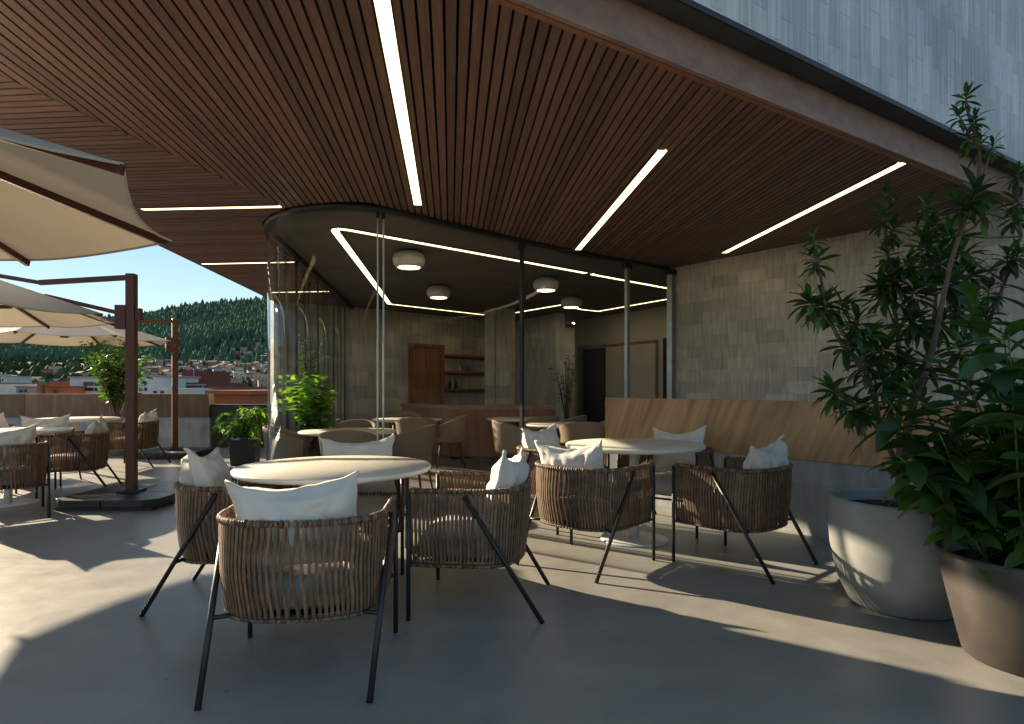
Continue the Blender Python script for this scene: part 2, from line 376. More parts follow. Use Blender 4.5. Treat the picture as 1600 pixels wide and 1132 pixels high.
# ------------------------------------------------------------------ plan of the place (metres, camera at the origin)
HC = 2.85
dA = Vector((-0.0975, 1.0)).normalized()                     # run of the long slats
dB = Vector((1.0, -0.09)).normalized()
C0 = (-3.52, 0.49)                                           # free corner of the canopy
FR = (4.56, 5.775)                                           # where the fascia dies into the building wall
GE = (2.27, 8.95)                                            # right end of the glass
CURVE = [(-2.65, 6.89), (-2.57, 6.49), (-2.345, 6.14), (-2.11, 5.93), (-1.87, 5.80), (-1.51, 5.735), (-1.316, 5.76), (-1.155, 5.92),
         (-0.907, 6.19), (-0.647, 6.46), (-0.357, 6.74), (0.05, 7.15), (0.515, 7.58), (1.10, 8.06), (1.457, 8.33), GE]
BK = (-3.41, 13.44)                                          # glass meets back wall
WL = (-4.65, 12.3)                                           # left end of back wall

# ------------------------------------------------------------------ terrace floor, indoor floor, city ground
mb = MB()
mb.prism([(-16, -9), (10, -9), (10, 4.2), (5.7, 4.2)] + [GE] + CURVE[::-1][1:] + [BK, WL, (-4.7, 12.35), (-16, 12.35)], -0.35, 0.0)
structure(mb.build("terrace_floor", M['floor']))
mb = MB(); mb.prism(CURVE + [(9, 5.2), (9, 21), (-5, 21), (-5, 12.0), BK], -0.36, -0.08)
structure(mb.build("indoor_floor", M['floor_in']))

# ------------------------------------------------------------------ canopy: slats, backing, beam
canopy = thing("slatted_canopy", "large brown timber slat ceiling cantilevered over the terrace", "ceiling", (-3.5, 0.5, HC))
def clip_line(poly, o, d):
    ts = []
    n = len(poly)
    for i in range(n):
        a = Vector(poly[i]); b = Vector(poly[(i + 1) % n]); e = b - a
        den = d.x * e.y - d.y * e.x
        if abs(den) < 1e-9: continue
        w = a - o; t = (w.x * e.y - w.y * e.x) / den; u = (w.x * d.y - w.y * d.x) / den
        if 0 <= u < 1: ts.append(t)
    ts.sort(); return [(ts[i], ts[i + 1]) for i in range(0, len(ts) - 1, 2)]
def slats(poly, d, pitch, w, off0, off1):
    nrm = Vector((-d.y, d.x)); t = off0; rows = []
    while t < off1:
        A = clip_line(poly, nrm * (t - w / 2), d); B = clip_line(poly, nrm * (t + w / 2), d)
        if len(A) == len(B):
            for (a0, a1), (b0, b1) in zip(A, B):
                if min(a1 - a0, b1 - b0) > 0.12:
                    p = [nrm * (t - w / 2) + d * (a0 + .004), nrm * (t - w / 2) + d * (a1 - .004), nrm * (t + w / 2) + d * (b1 - .004), nrm * (t + w / 2) + d * (b0 + .004)]
                    rows.append(p)
        t += pitch
    return rows
zoneA = [C0, FR, GE] + CURVE[::-1][1:13] 
zoneB = [C0, CURVE[3], CURVE[2], CURVE[1], CURVE[0], BK, WL]
rowsA = slats(zoneA, dA, 0.0620, 0.0485, -8, 6)
rowsB = slats(zoneB, dB, 0.0745, 0.0605, -3, 15)
def slat_obj(p, ang):
    # local frame along the slat so the grain runs with it
    m_ = MB(); c = sum((q for q in p), Vector((0, 0))) / 4; cs, sn = math.cos(-ang), math.sin(-ang)
    loc = [((q - c).x * cs - (q - c).y * sn, (q - c).x * sn + (q - c).y * cs) for q in p]
    dz = random.uniform(-0.0012, 0.0012)
    m_.hexa([(x, y, dz) for x, y in loc] + [(x, y, 0.04) for x, y in loc])
    o = m_.build("slat", M['slat'], canopy); o.location = (c.x + 3.5, c.y - 0.5, 0); o.rotation_euler = (0, 0, ang)
rnd_state = random.getstate()
for p in rowsA: slat_obj(p, math.atan2(dA.y, dA.x))
for p in rowsB: slat_obj(p, math.atan2(dB.y, dB.x))
print("slats", len(rowsA), len(rowsB))
mb = MB(); mb.prism([C0, FR, (9, 7.6), (9, 21), (-5.2, 21), (-5.2, 15.0), WL], HC + 0.085, 3.05)
mb.build("backing_board", M['black'], canopy, world=True)
mb = MB()   # perimeter trims
mb.wall((C0[0] - .012, C0[1]), (WL[0] - .012, WL[1]), HC - 0.004, 3.052, -0.012)
mb.build("edge_trim", M['bronze'], canopy, world=True)
# border board between slats and fascia and the joint board between the two fields
fd = (Vector(FR) - Vector(C0)).normalized(); fn = Vector((fd.y, -fd.x))     # outward normal of the fascia
def off(p, k): return (p[0] + fn.x * k, p[1] + fn.y * k)
mb = MB(); a, b_ = Vector(C0), Vector(FR) + fd * 0.05
mb.wall(tuple(a), tuple(b_), HC - 0.012, HC + 0.06, -0.035)
mb.build("border_board", M['joinery'], canopy, world=True)
mb = MB(); a, b_ = off(C0, 0.036), off(tuple(Vector(FR) + fd * 0.1), 0.036)
mb.wall(a, b_, HC - 0.008, 3.055, 0.0 - 0.03)
ob = mb.build("fascia_board", M['fascia'], canopy, world=True)

# upper storey of board marked concrete with its dark soffit
upper = thing("upper_storey", "blue grey board marked concrete storey rising above the canopy edge", "building", (1, 3, 3.057))
mb = MB()
u0, u1 = off(tuple(Vector(C0) + fd * 0.0), 0.20), off(tuple(Vector(FR) + fd * 7.0), 0.20)
mb.wall(u0, u1, 3.075, 8.0, 0.25)
mb.build("wall", M['up_conc'], upper, world=True)
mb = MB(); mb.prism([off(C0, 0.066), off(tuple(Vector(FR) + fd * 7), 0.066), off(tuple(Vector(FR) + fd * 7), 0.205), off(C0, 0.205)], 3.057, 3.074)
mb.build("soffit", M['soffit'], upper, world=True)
mb = MB(); mb.wall(off(C0, 0.212), off(tuple(Vector(FR) + fd * 7), 0.212), 3.05, 3.082, 0.011)
mb.build("drip_edge", M['steel'], upper, world=True)
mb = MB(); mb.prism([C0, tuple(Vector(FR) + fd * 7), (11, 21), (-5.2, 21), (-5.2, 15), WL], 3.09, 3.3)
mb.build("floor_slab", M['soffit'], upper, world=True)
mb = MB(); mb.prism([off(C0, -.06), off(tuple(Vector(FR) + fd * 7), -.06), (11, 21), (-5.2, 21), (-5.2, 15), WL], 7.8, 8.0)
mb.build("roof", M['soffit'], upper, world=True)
mb = MB(); mb.wall(WL, C0, 3.31, 7.79, 0.2); mb.build("side_wall", M['up_conc'], upper, world=True)

# building wall on the right
bwall = thing("building_wall", "tall grey block textured concrete wall right of the glass pavilion", "wall", (3.4, 7.3, 0))
wd = (Vector(FR) - Vector(GE)).normalized()
mb = MB(); e = Vector(FR) + wd * 4.2; mb.wall(GE, tuple(e), 0, HC + 0.2, -0.25)
# wall() puts the thickness left of a->b; here the visible face must be the left one
mb = MB(); mb.wall(tuple(e), tuple(Vector(GE) + wd * 0.02), -0.3, 3.05, -0.25)
mb.build("wall_face", M['wall_conc'], bwall, world=True)

# ------------------------------------------------------------------ glass pavilion
pav = thing("glass_enclosure", "curved floor to ceiling glass wall with slim posts around the indoor dining room", "glass wall", (-1.3, 5.76, 0))
def strip(name, pts, z0, z1, th, mat):
    m_ = MB(); P = [Vector(p) for p in pts]; n = len(P); L = []; Rr = []
    for i, p in enumerate(P):
        d = (P[min(i + 1, n - 1)] - P[max(i - 1, 0)]).normalized(); nn = Vector((-d.y, d.x)) * th / 2
        L.append(p + nn); Rr.append(p - nn)
    b = 0
    for i in range(n):
        m_.v += [(Rr[i].x, Rr[i].y, z0), (L[i].x, L[i].y, z0), (L[i].x, L[i].y, z1), (Rr[i].x, Rr[i].y, z1)]
    for i in range(n - 1):
        k = i * 4; j = k + 4
        m_.face((k, j, j + 3, k + 3), None, True); m_.face((k + 1, k + 2, j + 2, j + 1), None, True)
        m_.face((k + 3, j + 3, j + 2, k + 2)); m_.face((k, k + 1, j + 1, j))
    m_.face((0, 3, 2, 1)); k = (n - 1) * 4; m_.face((k, k + 1, k + 2, k + 3))
    return m_.build(name, mat, pav, world=True)
def smooth_curve(pts, sub=4):
    out = []; P = [Vector(p) for p in pts]
    for i in range(len(P) - 1):
        p0, p1, p2, p3 = P[max(i - 1, 0)], P[i], P[i + 1], P[min(i + 2, len(P) - 1)]
        for k in range(sub):
            t = k / sub
            out.append(0.5 * ((2 * p1) + (-p0 + p2) * t + (2 * p0 - 5 * p1 + 4 * p2 - p3) * t * t + (-p0 + 3 * p1 - 3 * p2 + p3) * t ** 3))
    out.append(P[-1]); return out
def relax(P, k):
    P = [Vector(p) for p in P]
    for _ in range(k): P = [P[0]] + [P[i] * .5 + (P[i - 1] + P[i + 1]) * .25 for i in range(1, len(P) - 1)] + [P[-1]]
    return P
def resample(P, n):
    P = [Vector(p) for p in P]; d = [0.0]
    for a, b_ in zip(P[:-1], P[1:]): d.append(d[-1] + (b_ - a).length)
    out = []; j = 0
    for i in range(n + 1):
        t = d[-1] * i / n
        while j < len(d) - 2 and d[j + 1] < t: j += 1
        out.append(P[j].lerp(P[j + 1], (t - d[j]) / max(1e-9, d[j + 1] - d[j])))
    return out
SC = relax(resample(smooth_curve(CURVE, 4), 110), 70)
def at_bearing(k): return min(range(len(SC)), key=lambda i: abs(SC[i].x / SC[i].y - k))
def seg(i0, i1): return SC[i0:i1 + 1]
left_run = [CURVE[0], BK]
strip("top_track", seg(0, len(SC) - 1), HC - 0.045, HC + 0.03, 0.07, M['steel'])
strip("top_track", left_run, HC - 0.045, HC + 0.03, 0.07, M['steel'])
strip("floor_track", seg(0, len(SC) - 1), -0.09, 0.012, 0.06, M['steel'])
strip("floor_track", left_run, -0.09, 0.012, 0.06, M['steel'])
J1, J2, J3 = at_bearing(-.205), at_bearing(.0162), at_bearing(.1807)
joints = [0, J1, J2, J3, len(SC) - 1]
for a, b_ in zip(joints[:-1], joints[1:]):
    strip("glass_pane", seg(a, b_), 0.013, HC - 0.047, 0.012, M['glass'])
lj = [0.0, 0.2, 0.42, 0.64, 0.84, 1.0]
for a, b_ in zip(lj[:-1], lj[1:]):
    pa = Vector(CURVE[0]).lerp(Vector(BK), a); pb = Vector(CURVE[0]).lerp(Vector(BK), b_)
    strip("glass_pane", [pa, pb], 0.013, HC - 0.047, 0.012, M['glass'])
def post(p, w, dpt, ang, mat, name="post"):
    m_ = MB(); m_.box((p[0], p[1], HC / 2), (w, dpt, HC - 0.01), ang); m_.build(name, mat, pav, world=True)
    m_ = MB(); m_.box((p[0], p[1], HC - 0.075), (w * 2.2, dpt * 1.4, 0.06), ang); m_.build("bracket", M['steel'], pav, world=True)
post(SC[at_bearing(-.2095)], 0.014, 0.02, 0.3, M['alu']); post(SC[at_bearing(-.2005)], 0.014, 0.02, 0.3, M['alu'])
post(SC[J2], 0.03, 0.045, 0.75, M['steel']); post(SC[J3], 0.06, 0.045, 0.72, M['alu'])
post((2.25, 8.9), 0.09, 0.09, 0.65, M['alu'])
post(SC[1], 0.02, 0.03, 0.2, M['alu'])
for a in lj[1:-1]:
    p = Vector(CURVE[0]).lerp(Vector(BK), a); post(p, 0.022, 0.03, 0, M['steel'])

# ------------------------------------------------------------------ indoor shell
inner_ceiling = MB(); inner_ceiling.prism([tuple(p) for p in SC] + [(9, 5.9), (9, 21), (-0.9, 21), (-4.7, 14.8), BK], HC + 0.032, HC + 0.08)
o = inner_ceiling.build("indoor_ceiling", M['ceil_in']); structure(o)
wlen = Vector((1, 1)).normalized()
def along(a, d, s): return (a[0] + d.x * s, a[1] + d.y * s)
backwall = thing("back_wall", "grey board marked concrete back wall behind the indoor tables", "wall", (-2, 14.8, 0))
W1e = (-0.70, 16.15)
mb = MB(); mb.wall(WL, BK, -0.3, HC + 0.03, 0.25); mb.wall((BK[0] + .001, BK[1] + .001), W1e, -0.3, HC + 0.03, 0.25)
mb.build("wall_face", M['in_conc'], backwall, world=True)
colm = thing("concrete_column", "square grey concrete column standing behind the counter", "column", (-0.28, 14, 0))
uu, vv = Vector((0.83, 0.55)).normalized(), Vector((-0.55, 0.83)).normalized()
c = Vector((-0.36, 13.55))
mb = MB()
q = [c, c + uu * 0.52, c + uu * 0.52 + vv * 0.45, c + vv * 0.45]
for i in range(4): mb.wall(tuple(q[i]), tuple(q[(i + 1) % 4]), -0.09, HC + 0.03, 0.02)
mb.build("shaft", M['in_conc'], colm, world=True)
w2 = thing("short_wall", "vertical board marked concrete wall right of the column", "wall", (0.6, 15, 0))
mb = MB(); mb.wall((0.10, 16.3), (1.02, 14.6), -0.3, HC + 0.03, 0.25); mb.build("wall_face", M['up_conc'], w2, world=True)
w3 = thing("plaster_wall", "smooth warm grey wall with doors behind the bench end", "wall", (2.6, 14, 0))
mb = MB(); mb.wall((1.62, 16.3), (4.6, 10.9), -0.3, HC + 0.03, 0.2); mb.build("wall_face", M['plaster'], w3, world=True)
w3d = (Vector((4.6, 10.9)) - Vector((1.62, 16.3))).normalized(); w3n = Vector((w3d.y, -w3d.x))   # normal towards room
def w3p(px):   # along the wall where the sight line of that bearing meets it
    k = (px - 800) / 985.0; A = Vector((1.62, 16.3)); s_ = (k * A.y - A.x) / (w3d.x - k * w3d.y); return A + w3d * s_
def w3panel(x0, x1, z0, z1, th, name, mat):
    a, b_ = w3p(x0), w3p(x1); m_ = MB(); m_.wall((a.x, a.y), (b_.x, b_.y), z0, z1, -th); m_.build(name, mat, w3, world=True)
w3panel(905.5, 911, -0.08, 2.22, 0.05, "door_frame", M['alu']); w3panel(911.2, 947, 2.12, 2.2, 0.05, "door_frame", M['alu'])
w3panel(912, 946.5, -0.08, 2.11, 0.02, "doorway", M['darkglass'])
w3panel(948, 974, -0.08, 2.12, 0.03, "door_panel", M['plaster']); w3panel(975, 1026, -0.08, 2.12, 0.035, "door_panel", M['plaster'])
w3panel(948, 1028, 2.125, 2.18, 0.05, "door_frame", M['joinery2']); w3panel(1026.5, 1029, -0.08, 2.12, 0.05, "door_frame", M['alu'])
w3panel(1037, 1045, -0.08, 2.2, 0.02, "side_window", M['darkglass'])
w4 = thing("corridor_wall", "warm lit wall at the end of the indoor corridor", "wall", (1.2, 18, 0))
mb = MB(); mb.wall((-1.5, 17.6), (3.5, 18.4), -0.3, HC + 0.03, 0.2); mb.build("wall_face", M['plaster'], w4, world=True)
outer = thing("rear_wall", "plain concrete wall closing the back of the building", "wall", (4, 20, 0))
mb = MB(); mb.wall((-5, 20.8), (9.2, 20.8), -0.3, 3.05, 0.2); mb.wall((9.0, 20.7), (9.0, 2.5), -0.3, 3.05, 0.2); mb.wall((-4.42, 12.6), (-4.42, 20.7), -0.3, 3.05, 0.15)
mb.build("wall_face", M['in_conc'], outer, world=True)

# door and shelves on the back wall
W1A = Vector(BK); w1d = (Vector(W1e) - W1A).normalized(); w1n = Vector((w1d.y, -w1d.x))
def w1p(px):
    k = (px - 800) / 985.0; s_ = (k * W1A.y - W1A.x) / (w1d.x - k * w1d.y); return W1A + w1d * s_
door = thing("timber_door", "tall reddish walnut door in the concrete back wall", "door", (*w1p(665), -0.08))
def w1box(root, x0, x1, z0, z1, th, name, mat, o0=0.001):
    a, b_ = w1p(x0) + w1n * o0, w1p(x1) + w1n * o0; m_ = MB(); m_.wall((a.x, a.y), (b_.x, b_.y), z0, z1, -th); return m_.build(name, mat, root, world=True)
w1box(door, 638, 642, -0.08, 2.1, 0.09, "door_frame", M['joinery']); w1box(door, 685, 691, -0.08, 2.1, 0.09, "door_frame", M['joinery']); w1box(door, 638, 691, 2.101, 2.17, 0.09, "door_frame", M['joinery'])
w1box(door, 642.3, 663, -0.08, 2.1, 0.04, "door_leaf", M['joinery2']); w1box(door, 663.6, 684.7, -0.08, 2.1, 0.05, "door_leaf", M['joinery2'])
for zz, lb in ((1.90, "topmost"), (1.50, "middle"), (1.08, "lowest")):
    sh = thing("wall_shelf", "%s of the three walnut shelves on the concrete back wall" % lb, "shelf", (*w1p(726), zz), 0, "walnut shelves behind the counter")
    w1box(sh, 692.5, 760, zz, zz + 0.045, 0.3, "shelf_board", M['joinery'])
    w1box(sh, 692.5, 760, zz - 0.05, zz - 0.001, 0.025, "support_rail", M['joinery'])
bt = [(697, 1.125, 0.24, 'darkglass'), (701, 1.125, 0.2, 'whitem'), (706, 1.125, 0.26, 'darkglass'), (712, 1.545, 0.16, 'whitem'), (724, 1.545, 0.2, 'joinery2')]
txt = ["dark bottle at the left end of the lowest shelf", "white jar between two dark bottles on the lowest shelf", "tall dark bottle right of the white jar on the lowest shelf",
       "small white jar on the middle shelf", "small brown bottle on the middle shelf"]
for (px, z, h, mt), tx in zip(bt, txt):
    p = w1p(px) + w1n * 0.15; m_ = MB(); m_.lathe([(0.035, 0), (0.036, h * .6), (0.014, h * .78), (0.014, h)], 10)
    o = m_.build("bottle" if mt != 'whitem' else "jar", M[mt]); o.location = (p.x, p.y, z + 0.001); tag(o, tx, "bottle" if mt != 'whitem' else "jar")

# counter
counter = thing("bar_counter", "reddish walnut bar counter in front of the shelves and column", "counter", (-0.2, 10.9, -0.08))
ca, cb_ = Vector((-1.09, 10.85)), Vector((0.76, 10.95)); cc = Vector((-2.15, 12.35))
mb = MB(); mb.wall(tuple(ca), tuple(cb_), -0.03, 0.78, 0.03); mb.build("front_panel", M['joinery'], counter, world=True)
mb = MB(); mb.wall(tuple(cc), (ca.x - .002, ca.y + .002), -0.03, 0.78, 0.03); mb.build("side_panel", M['joinery2'], counter, world=True)
mb = MB(); mb.prism([(ca.x - .02, ca.y - .03), (cb_.x, cb_.y - .03), (cb_.x, cb_.y + .55), (ca.x + .1, ca.y + .6), (cc.x + .45, cc.y + .35), (cc.x - .03, cc.y)], 0.781, 0.84); mb.build("counter_top", M['joinery2'], counter, world=True)
mb = MB(); mb.wall((ca.x + .03, ca.y + .04), (cb_.x, cb_.y + .04), -0.08, -0.031, 0.02); mb.build("plinth", M['steel'], counter, world=True)
for k in range(1, 4):
    pass
mb = MB(); mb.wall((cb_.x, cb_.y + .001), (cb_.x, cb_.y + .55), -0.08, 0.78, 0.03); mb.build("end_panel", M['joinery'], counter, world=True)

# ------------------------------------------------------------------ linear lights
def led(pts, z, w, label, th=0.012):
    t = thing("linear_light", label, "ceiling light", (pts[0][0], pts[0][1], z), 0, "warm led strips in the ceilings")
    m_ = MB(); P = [Vector(p) for p in pts]; n = len(P); L = []; Q = []
    for i, p in enumerate(P):
        d0 = (P[i] - P[i - 1]).normalized() if i > 0 else (P[1] - P[0]).normalized()
        d1 = (P[i + 1] - P[i]).normalized() if i < n - 1 else d0
        d = (d0 + d1).normalized(); nn = Vector((-d.y, d.x)) * (w / 2) / max(0.35, math.sqrt((1 + d0.dot(d1)) / 2))
        L.append(p + nn); Q.append(p - nn)
    for i in range(n): m_.v += [(L[i].x, L[i].y, z), (Q[i].x, Q[i].y, z), (Q[i].x, Q[i].y, z + th), (L[i].x, L[i].y, z + th)]
    for i in range(n - 1):
        k = i * 4; j = k + 4
        m_.face((k, j, j + 1, k + 1)); m_.face((k + 1, j + 1, j + 2, k + 2)); m_.face((k, k + 3, j + 3, j)); m_.face((k + 3, k + 2, j + 2, j + 3))
    m_.face((0, 1, 2, 3)); k = (n - 1) * 4; m_.face((k, k + 3, k + 2, k + 1))
    m_.build("diffuser", M['led'], t, world=True)
    m_ = MB()
    for a, b_, s_ in [(L[i], L[i + 1], 1) for i in range(n - 1)] + [(Q[i], Q[i + 1], -1) for i in range(n - 1)]:
        d = (b_ - a).normalized(); nn = Vector((-d.y, d.x)) * 0.004 * s_
        m_.bar((a.x + nn.x, a.y + nn.y, z + 0.008), (b_.x + nn.x, b_.y + nn.y, z + 0.008), 0.006, 0.018)
    m_.build("housing", M['steel'], t, world=True)
zS = HC - 0.006
led([(-0.54, 2.48), (-0.869, 5.82)], zS, 0.07, "long led strip running straight towards the camera in the slat ceiling")
led([(1.07, 4.486), (0.807, 7.72)], zS, 0.07, "middle led strip in the slats between the long one and the right one")
led([(2.93, 4.74), (2.66, 7.9)], zS, 0.07, "rightmost led strip of the slat ceiling, above the bench")
led([(-3.50, 5.965), (-2.16, 5.87)], zS, 0.06, "nearest crosswise led strip beside the large umbrella")
led([(-4.235, 8.61), (-2.85, 8.47)], zS, 0.06, "second crosswise led strip left of the pavilion corner")
led([(-4.27, 11.2), (-3.15, 11.07)], zS, 0.06, "farthest crosswise led strip seen through the glass corner")
zI = HC + 0.02
def arc(a, b_, c_, n=5):   # rounded corner points
    a, b_, c_ = Vector(a), Vector(b_), Vector(c_)
    p0 = b_ + (a - b_).normalized() * 0.22; p2 = b_ + (c_ - b_).normalized() * 0.22
    return [tuple(p0.lerp(b_, t).lerp(b_.lerp(p2, t), t)) for t in [i / n for i in range(n + 1)]]
led([(-0.66, 14.9), (-2.52, 12.95)] + [] + [(-2.50, 12.75)] + arc((-2.48, 12.6), (-1.92, 6.72), (1.11, 9.45)) + [(1.11, 9.45)], zI, 0.085, "angular led outline wrapping the indoor dining ceiling")
led([(1.22, 9.56), (2.75, 10.95), (3.2, 11.9), (1.95, 14.2), (1.55, 13.9), (1.02, 13.1), (0.06, 14.5)], zI, 0.08, "led outline continuing right of the gap in the indoor ceiling")

def dome(x, y, label):
    t = thing("dome_lamp", label, "ceiling lamp", (x, y, HC + 0.032), 0, "round white dome lamps under the indoor ceiling")
    m_ = MB(); m_.lathe([(0.06, 0), (0.13, -0.012), (0.185, -0.05), (0.203, -0.105), (0.195, -0.16), (0.165, -0.205), (0.14, -0.21), (0.135, -0.19)], 32)
    m_.build("shade", M['whitem'], t)
    m_ = MB(); m_.lathe([(0.002, -0.216), (0.137, -0.214), (0.137, -0.2), (0.002, -0.2)], 24); m_.build("diffuser", M['bulb'], t)
dome(-1.30, 7.95, "nearest and largest white dome lamp, left of the first glass post")
dome(-1.24, 10.65, "white dome lamp above the timber door, behind the largest one")
dome(0.53, 9.85, "white dome lamp just right of the second glass post")
dome(1.12, 11.95, "farthest white dome lamp, lower right of the others")
t = thing("downlight", "tiny bright downlight in the corridor ceiling", "ceiling light", (1.7, 16.9, HC + .03))
m_ = MB(); m_.lathe([(0.001, -0.012), (0.07, -0.012), (0.07, 0), (0.001, 0)], 16); m_.build("diffuser", emit("downlight", (1, .85, .6), 45), t)

# ------------------------------------------------------------------ bench wall (right) and parapet (left)
bench = thing("bench_wall", "low concrete wall carrying a broad oak backrest with slanted grain", "wall", (2.3, 4.9, 0))
ba = Vector((1.02, 6.706)); bd = (Vector((2.446, 4.78)) - ba).normalized(); be = ba + bd * 5.2
bn = Vector((bd.y, -bd.x))          # towards the camera side
mb = MB(); mb.wall((ba.x, ba.y), (be.x, be.y), 0, 0.588, 0.18); mb.build("base_wall", M['low_conc'], bench, world=True)
for k in range(2):
    p, q_ = ba + bd * (k * 2.6 - (0.0 if k else 0.02)), ba + bd * (k * 2.6 + 2.597)
    L = (q_ - p).length; m_ = MB(); m_.wall((0, 0), (L, 0), 0.592 - 0.82, 1.052 - 0.82, 0.10)
    o = m_.build("backrest_panel", M['benchwood'], bench); o.location = (p.x + bn.x * 0.02 - 2.3, p.y + bn.y * 0.02 - 4.9, 0.82); o.rotation_euler = (0, 0, math.atan2(bd.y, bd.x))
para = thing("parapet_wall", "low concrete parapet with brown timber band at the far terrace edge", "wall", (-8, 12, 0))
mb = MB(); mb.wall((-16, 12.02), (-5.76, 12.0), 0, 0.588, 0.25); mb.build("base_wall", M['low_conc'], para, world=True)
for k in range(6):
    x1 = -5.76 - k * 1.75; m_ = MB(); m_.wall((0, 0), (1.742, 0), -0.22, 0.22, 0.2)
    o = m_.build("timber_panel", M['parawood'], para); o.location = (x1 - 1.745 + 8, -0.02, 0.812)
dw = thing("charcoal_wall", "short charcoal wall between the parapet and the planter", "wall", (-5.2, 12.1, 0))
mb = MB(); mb.wall((-5.755, 12.06), (-4.70, 12.12), 0, 0.83, 0.2); mb.build("wall_face", M['charcoal'], dw, world=True)

# ------------------------------------------------------------------ rattan armchair
def upath(t, w=0.325, yb=0.27, yf=0.30):
    """U outline, t 0..1 from front-left round the back to front-right"""
    ys = -0.02; Ls = yf - ys; La = math.pi * 0.5 * (w + (yb + ys)) ; T = 2 * Ls + La; s_ = t * T
    if s_ < Ls: return Vector((-w, yf - s_, 0))
    if s_ > Ls + La: return Vector((w, ys + (s_ - Ls - La), 0))
    a = (s_ - Ls) / La * math.pi
    ca, sa = -math.cos(a), -math.sin(a)
    # superellipse for a fuller back
    e = 0.82
    return Vector((w * math.copysign(abs(ca) ** e, ca), ys + (yb + ys) * math.copysign(abs(sa) ** e, sa), 0))
ZR, ZB = 0.645, 0.268
def bask(t, h):
    """point on the basket, h 0 bottom..1 rim"""
    w = 0.308 + 0.020 * h + 0.010 * math.sin(h * math.pi); yb = 0.245 + 0.028 * h + 0.010 * math.sin(h * math.pi)
    p = upath(t, w, yb, 0.30); p.z = ZB + (ZR - ZB) * h; return p
def strand(i, n, rng):
    t0 = (i + 0.5) / n; sg = 1 if i % 2 else -1; lay = 0.004 if i % 2 else -0.003
    dt = sg * 0.55 / n * 2; ph = rng.uniform(-.0012, .0012); w = rng.uniform(0.0105, 0.0135); m_ = MB(); K = 7
    for k in range(K + 1):
        h = 0.0 + k / K; tt = min(1, max(0, t0 + dt * math.cos(h * math.pi * 2) * 0.5 + ph * (k % 3 - 1)))
        p = bask(tt, min(1, h)); q = bask(min(1, tt + 0.004), min(1, h)); q0 = bask(max(0, tt - 0.004), min(1, h))
        d = (q - q0); d.z = 0; d.normalize(); nn = Vector((d.y, -d.x, 0)); c_ = p + nn * lay
        for a, b_ in ((-1, -1), (1, -1), (1, 1), (-1, 1)): m_.v.append(tuple(c_ + d * a * w / 2 + nn * b_ * 0.0022))
    for k in range(K):
        for e_ in range(4): m_.face((k * 4 + e_, k * 4 + (e_ + 1) % 4, k * 4 + 4 + (e_ + 1) % 4, k * 4 + 4 + e_))
    return m_
def wrap_ring(h, r, turns, seed):
    m_ = MB(); rng = random.Random(seed); n = turns
    for i in range(n):
        t = (i + 0.5) / n; p = bask(t, h); q = bask(min(1, t + 0.004), h); q0 = bask(max(0, t - .004), h); d = (q - q0).normalized()
        d = (d + Vector((0, 0, rng.uniform(-.25, .25)))).normalized()
        w = 0.62 / n; rr = r * rng.uniform(0.92, 1.1)
        m_.tube([p - d * w * 1.25, p, p + d * w * 1.25], [rr * 0.84, rr, rr * 0.84], 7, True)
    return m_
PILW, PILH = 0.252, 0.205
def pillow_mesh(seed):
    rng = random.Random(seed); m_ = MB(); nu, nv = 26, 22
    ox = rng.uniform(0, 50)
    sag = rng.uniform(0.10, 0.2)
    def pt(u, v, side):
        U, V = u * 2 - 1, v * 2 - 1
        x = PILW * U * (1 - 0.10 * (1 - V * V)); z = PILH * V * (1 - 0.13 * (1 - U * U))
        if V > 0: z -= PILH * sag * (1 - U * U) * V * V
        e = max(0.0, (1 - abs(U) ** 2.6) * (1 - abs(V) ** 2.6)); 
        t = 0.088 * e ** 0.5
        edge = min(1 - abs(U), 1 - abs(V))
        if edge < 0.13: t = 0.006 + max(0, t - 0.04) * edge / 0.13 * 0.6
        nz = noise.noise(Vector((U * 2.1 + ox, V * 2.1, side * 5))) * 0.018 + noise.noise(Vector((U * 6 + ox, V * 3, side * 3))) * 0.015
        y = side * (t + 0.002) + nz * (0.4 + e) + (0.02 * math.sin(U * 3 + ox) if edge < 0.13 else 0)
        return (x + noise.noise(Vector((ox, U * 3, V * 3))) * 0.008, y, z + noise.noise(Vector((U * 3, ox, V * 3))) * 0.01)
    m_.grid(lambda u, v: pt(u, v, -1), nu, nv); 
    b = len(m_.v)
    m_.grid(lambda u, v: pt(1 - u, v, 1), nu, nv)
    # seam skirt
    def idx(s_, i, j): return (0 if s_ == 0 else b) + i * (nv + 1) + j
    for i in range(nu):
        m_.face((idx(0, i, 0), idx(1, nu - i, 0), idx(1, nu - i - 1, 0), idx(0, i + 1, 0)), None, True)
        m_.face((idx(0, i, nv), idx(0, i + 1, nv), idx(1, nu - i - 1, nv), idx(1, nu - i, nv)), None, True)
    for j in range(nv):
        m_.face((idx(0, 0, j), idx(0, 0, j + 1), idx(1, nu, j + 1), idx(1, nu, j)), None, True)
        m_.face((idx(0, nu, j), idx(1, 0, j), idx(1, 0, j + 1), idx(0, nu, j + 1)), None, True)
    return m_.mesh("pillow", M['pillow'])
PIL = [pillow_mesh(s_) for s_ in (1, 2, 3, 4)]
def rod_obj(name, pts, r, parent, mat='rod', seg=8):
    m_ = MB(); m_.tube(pts, r, seg); return m_.build(name, M[mat], parent)
GCH = "rattan armchairs on the terrace"
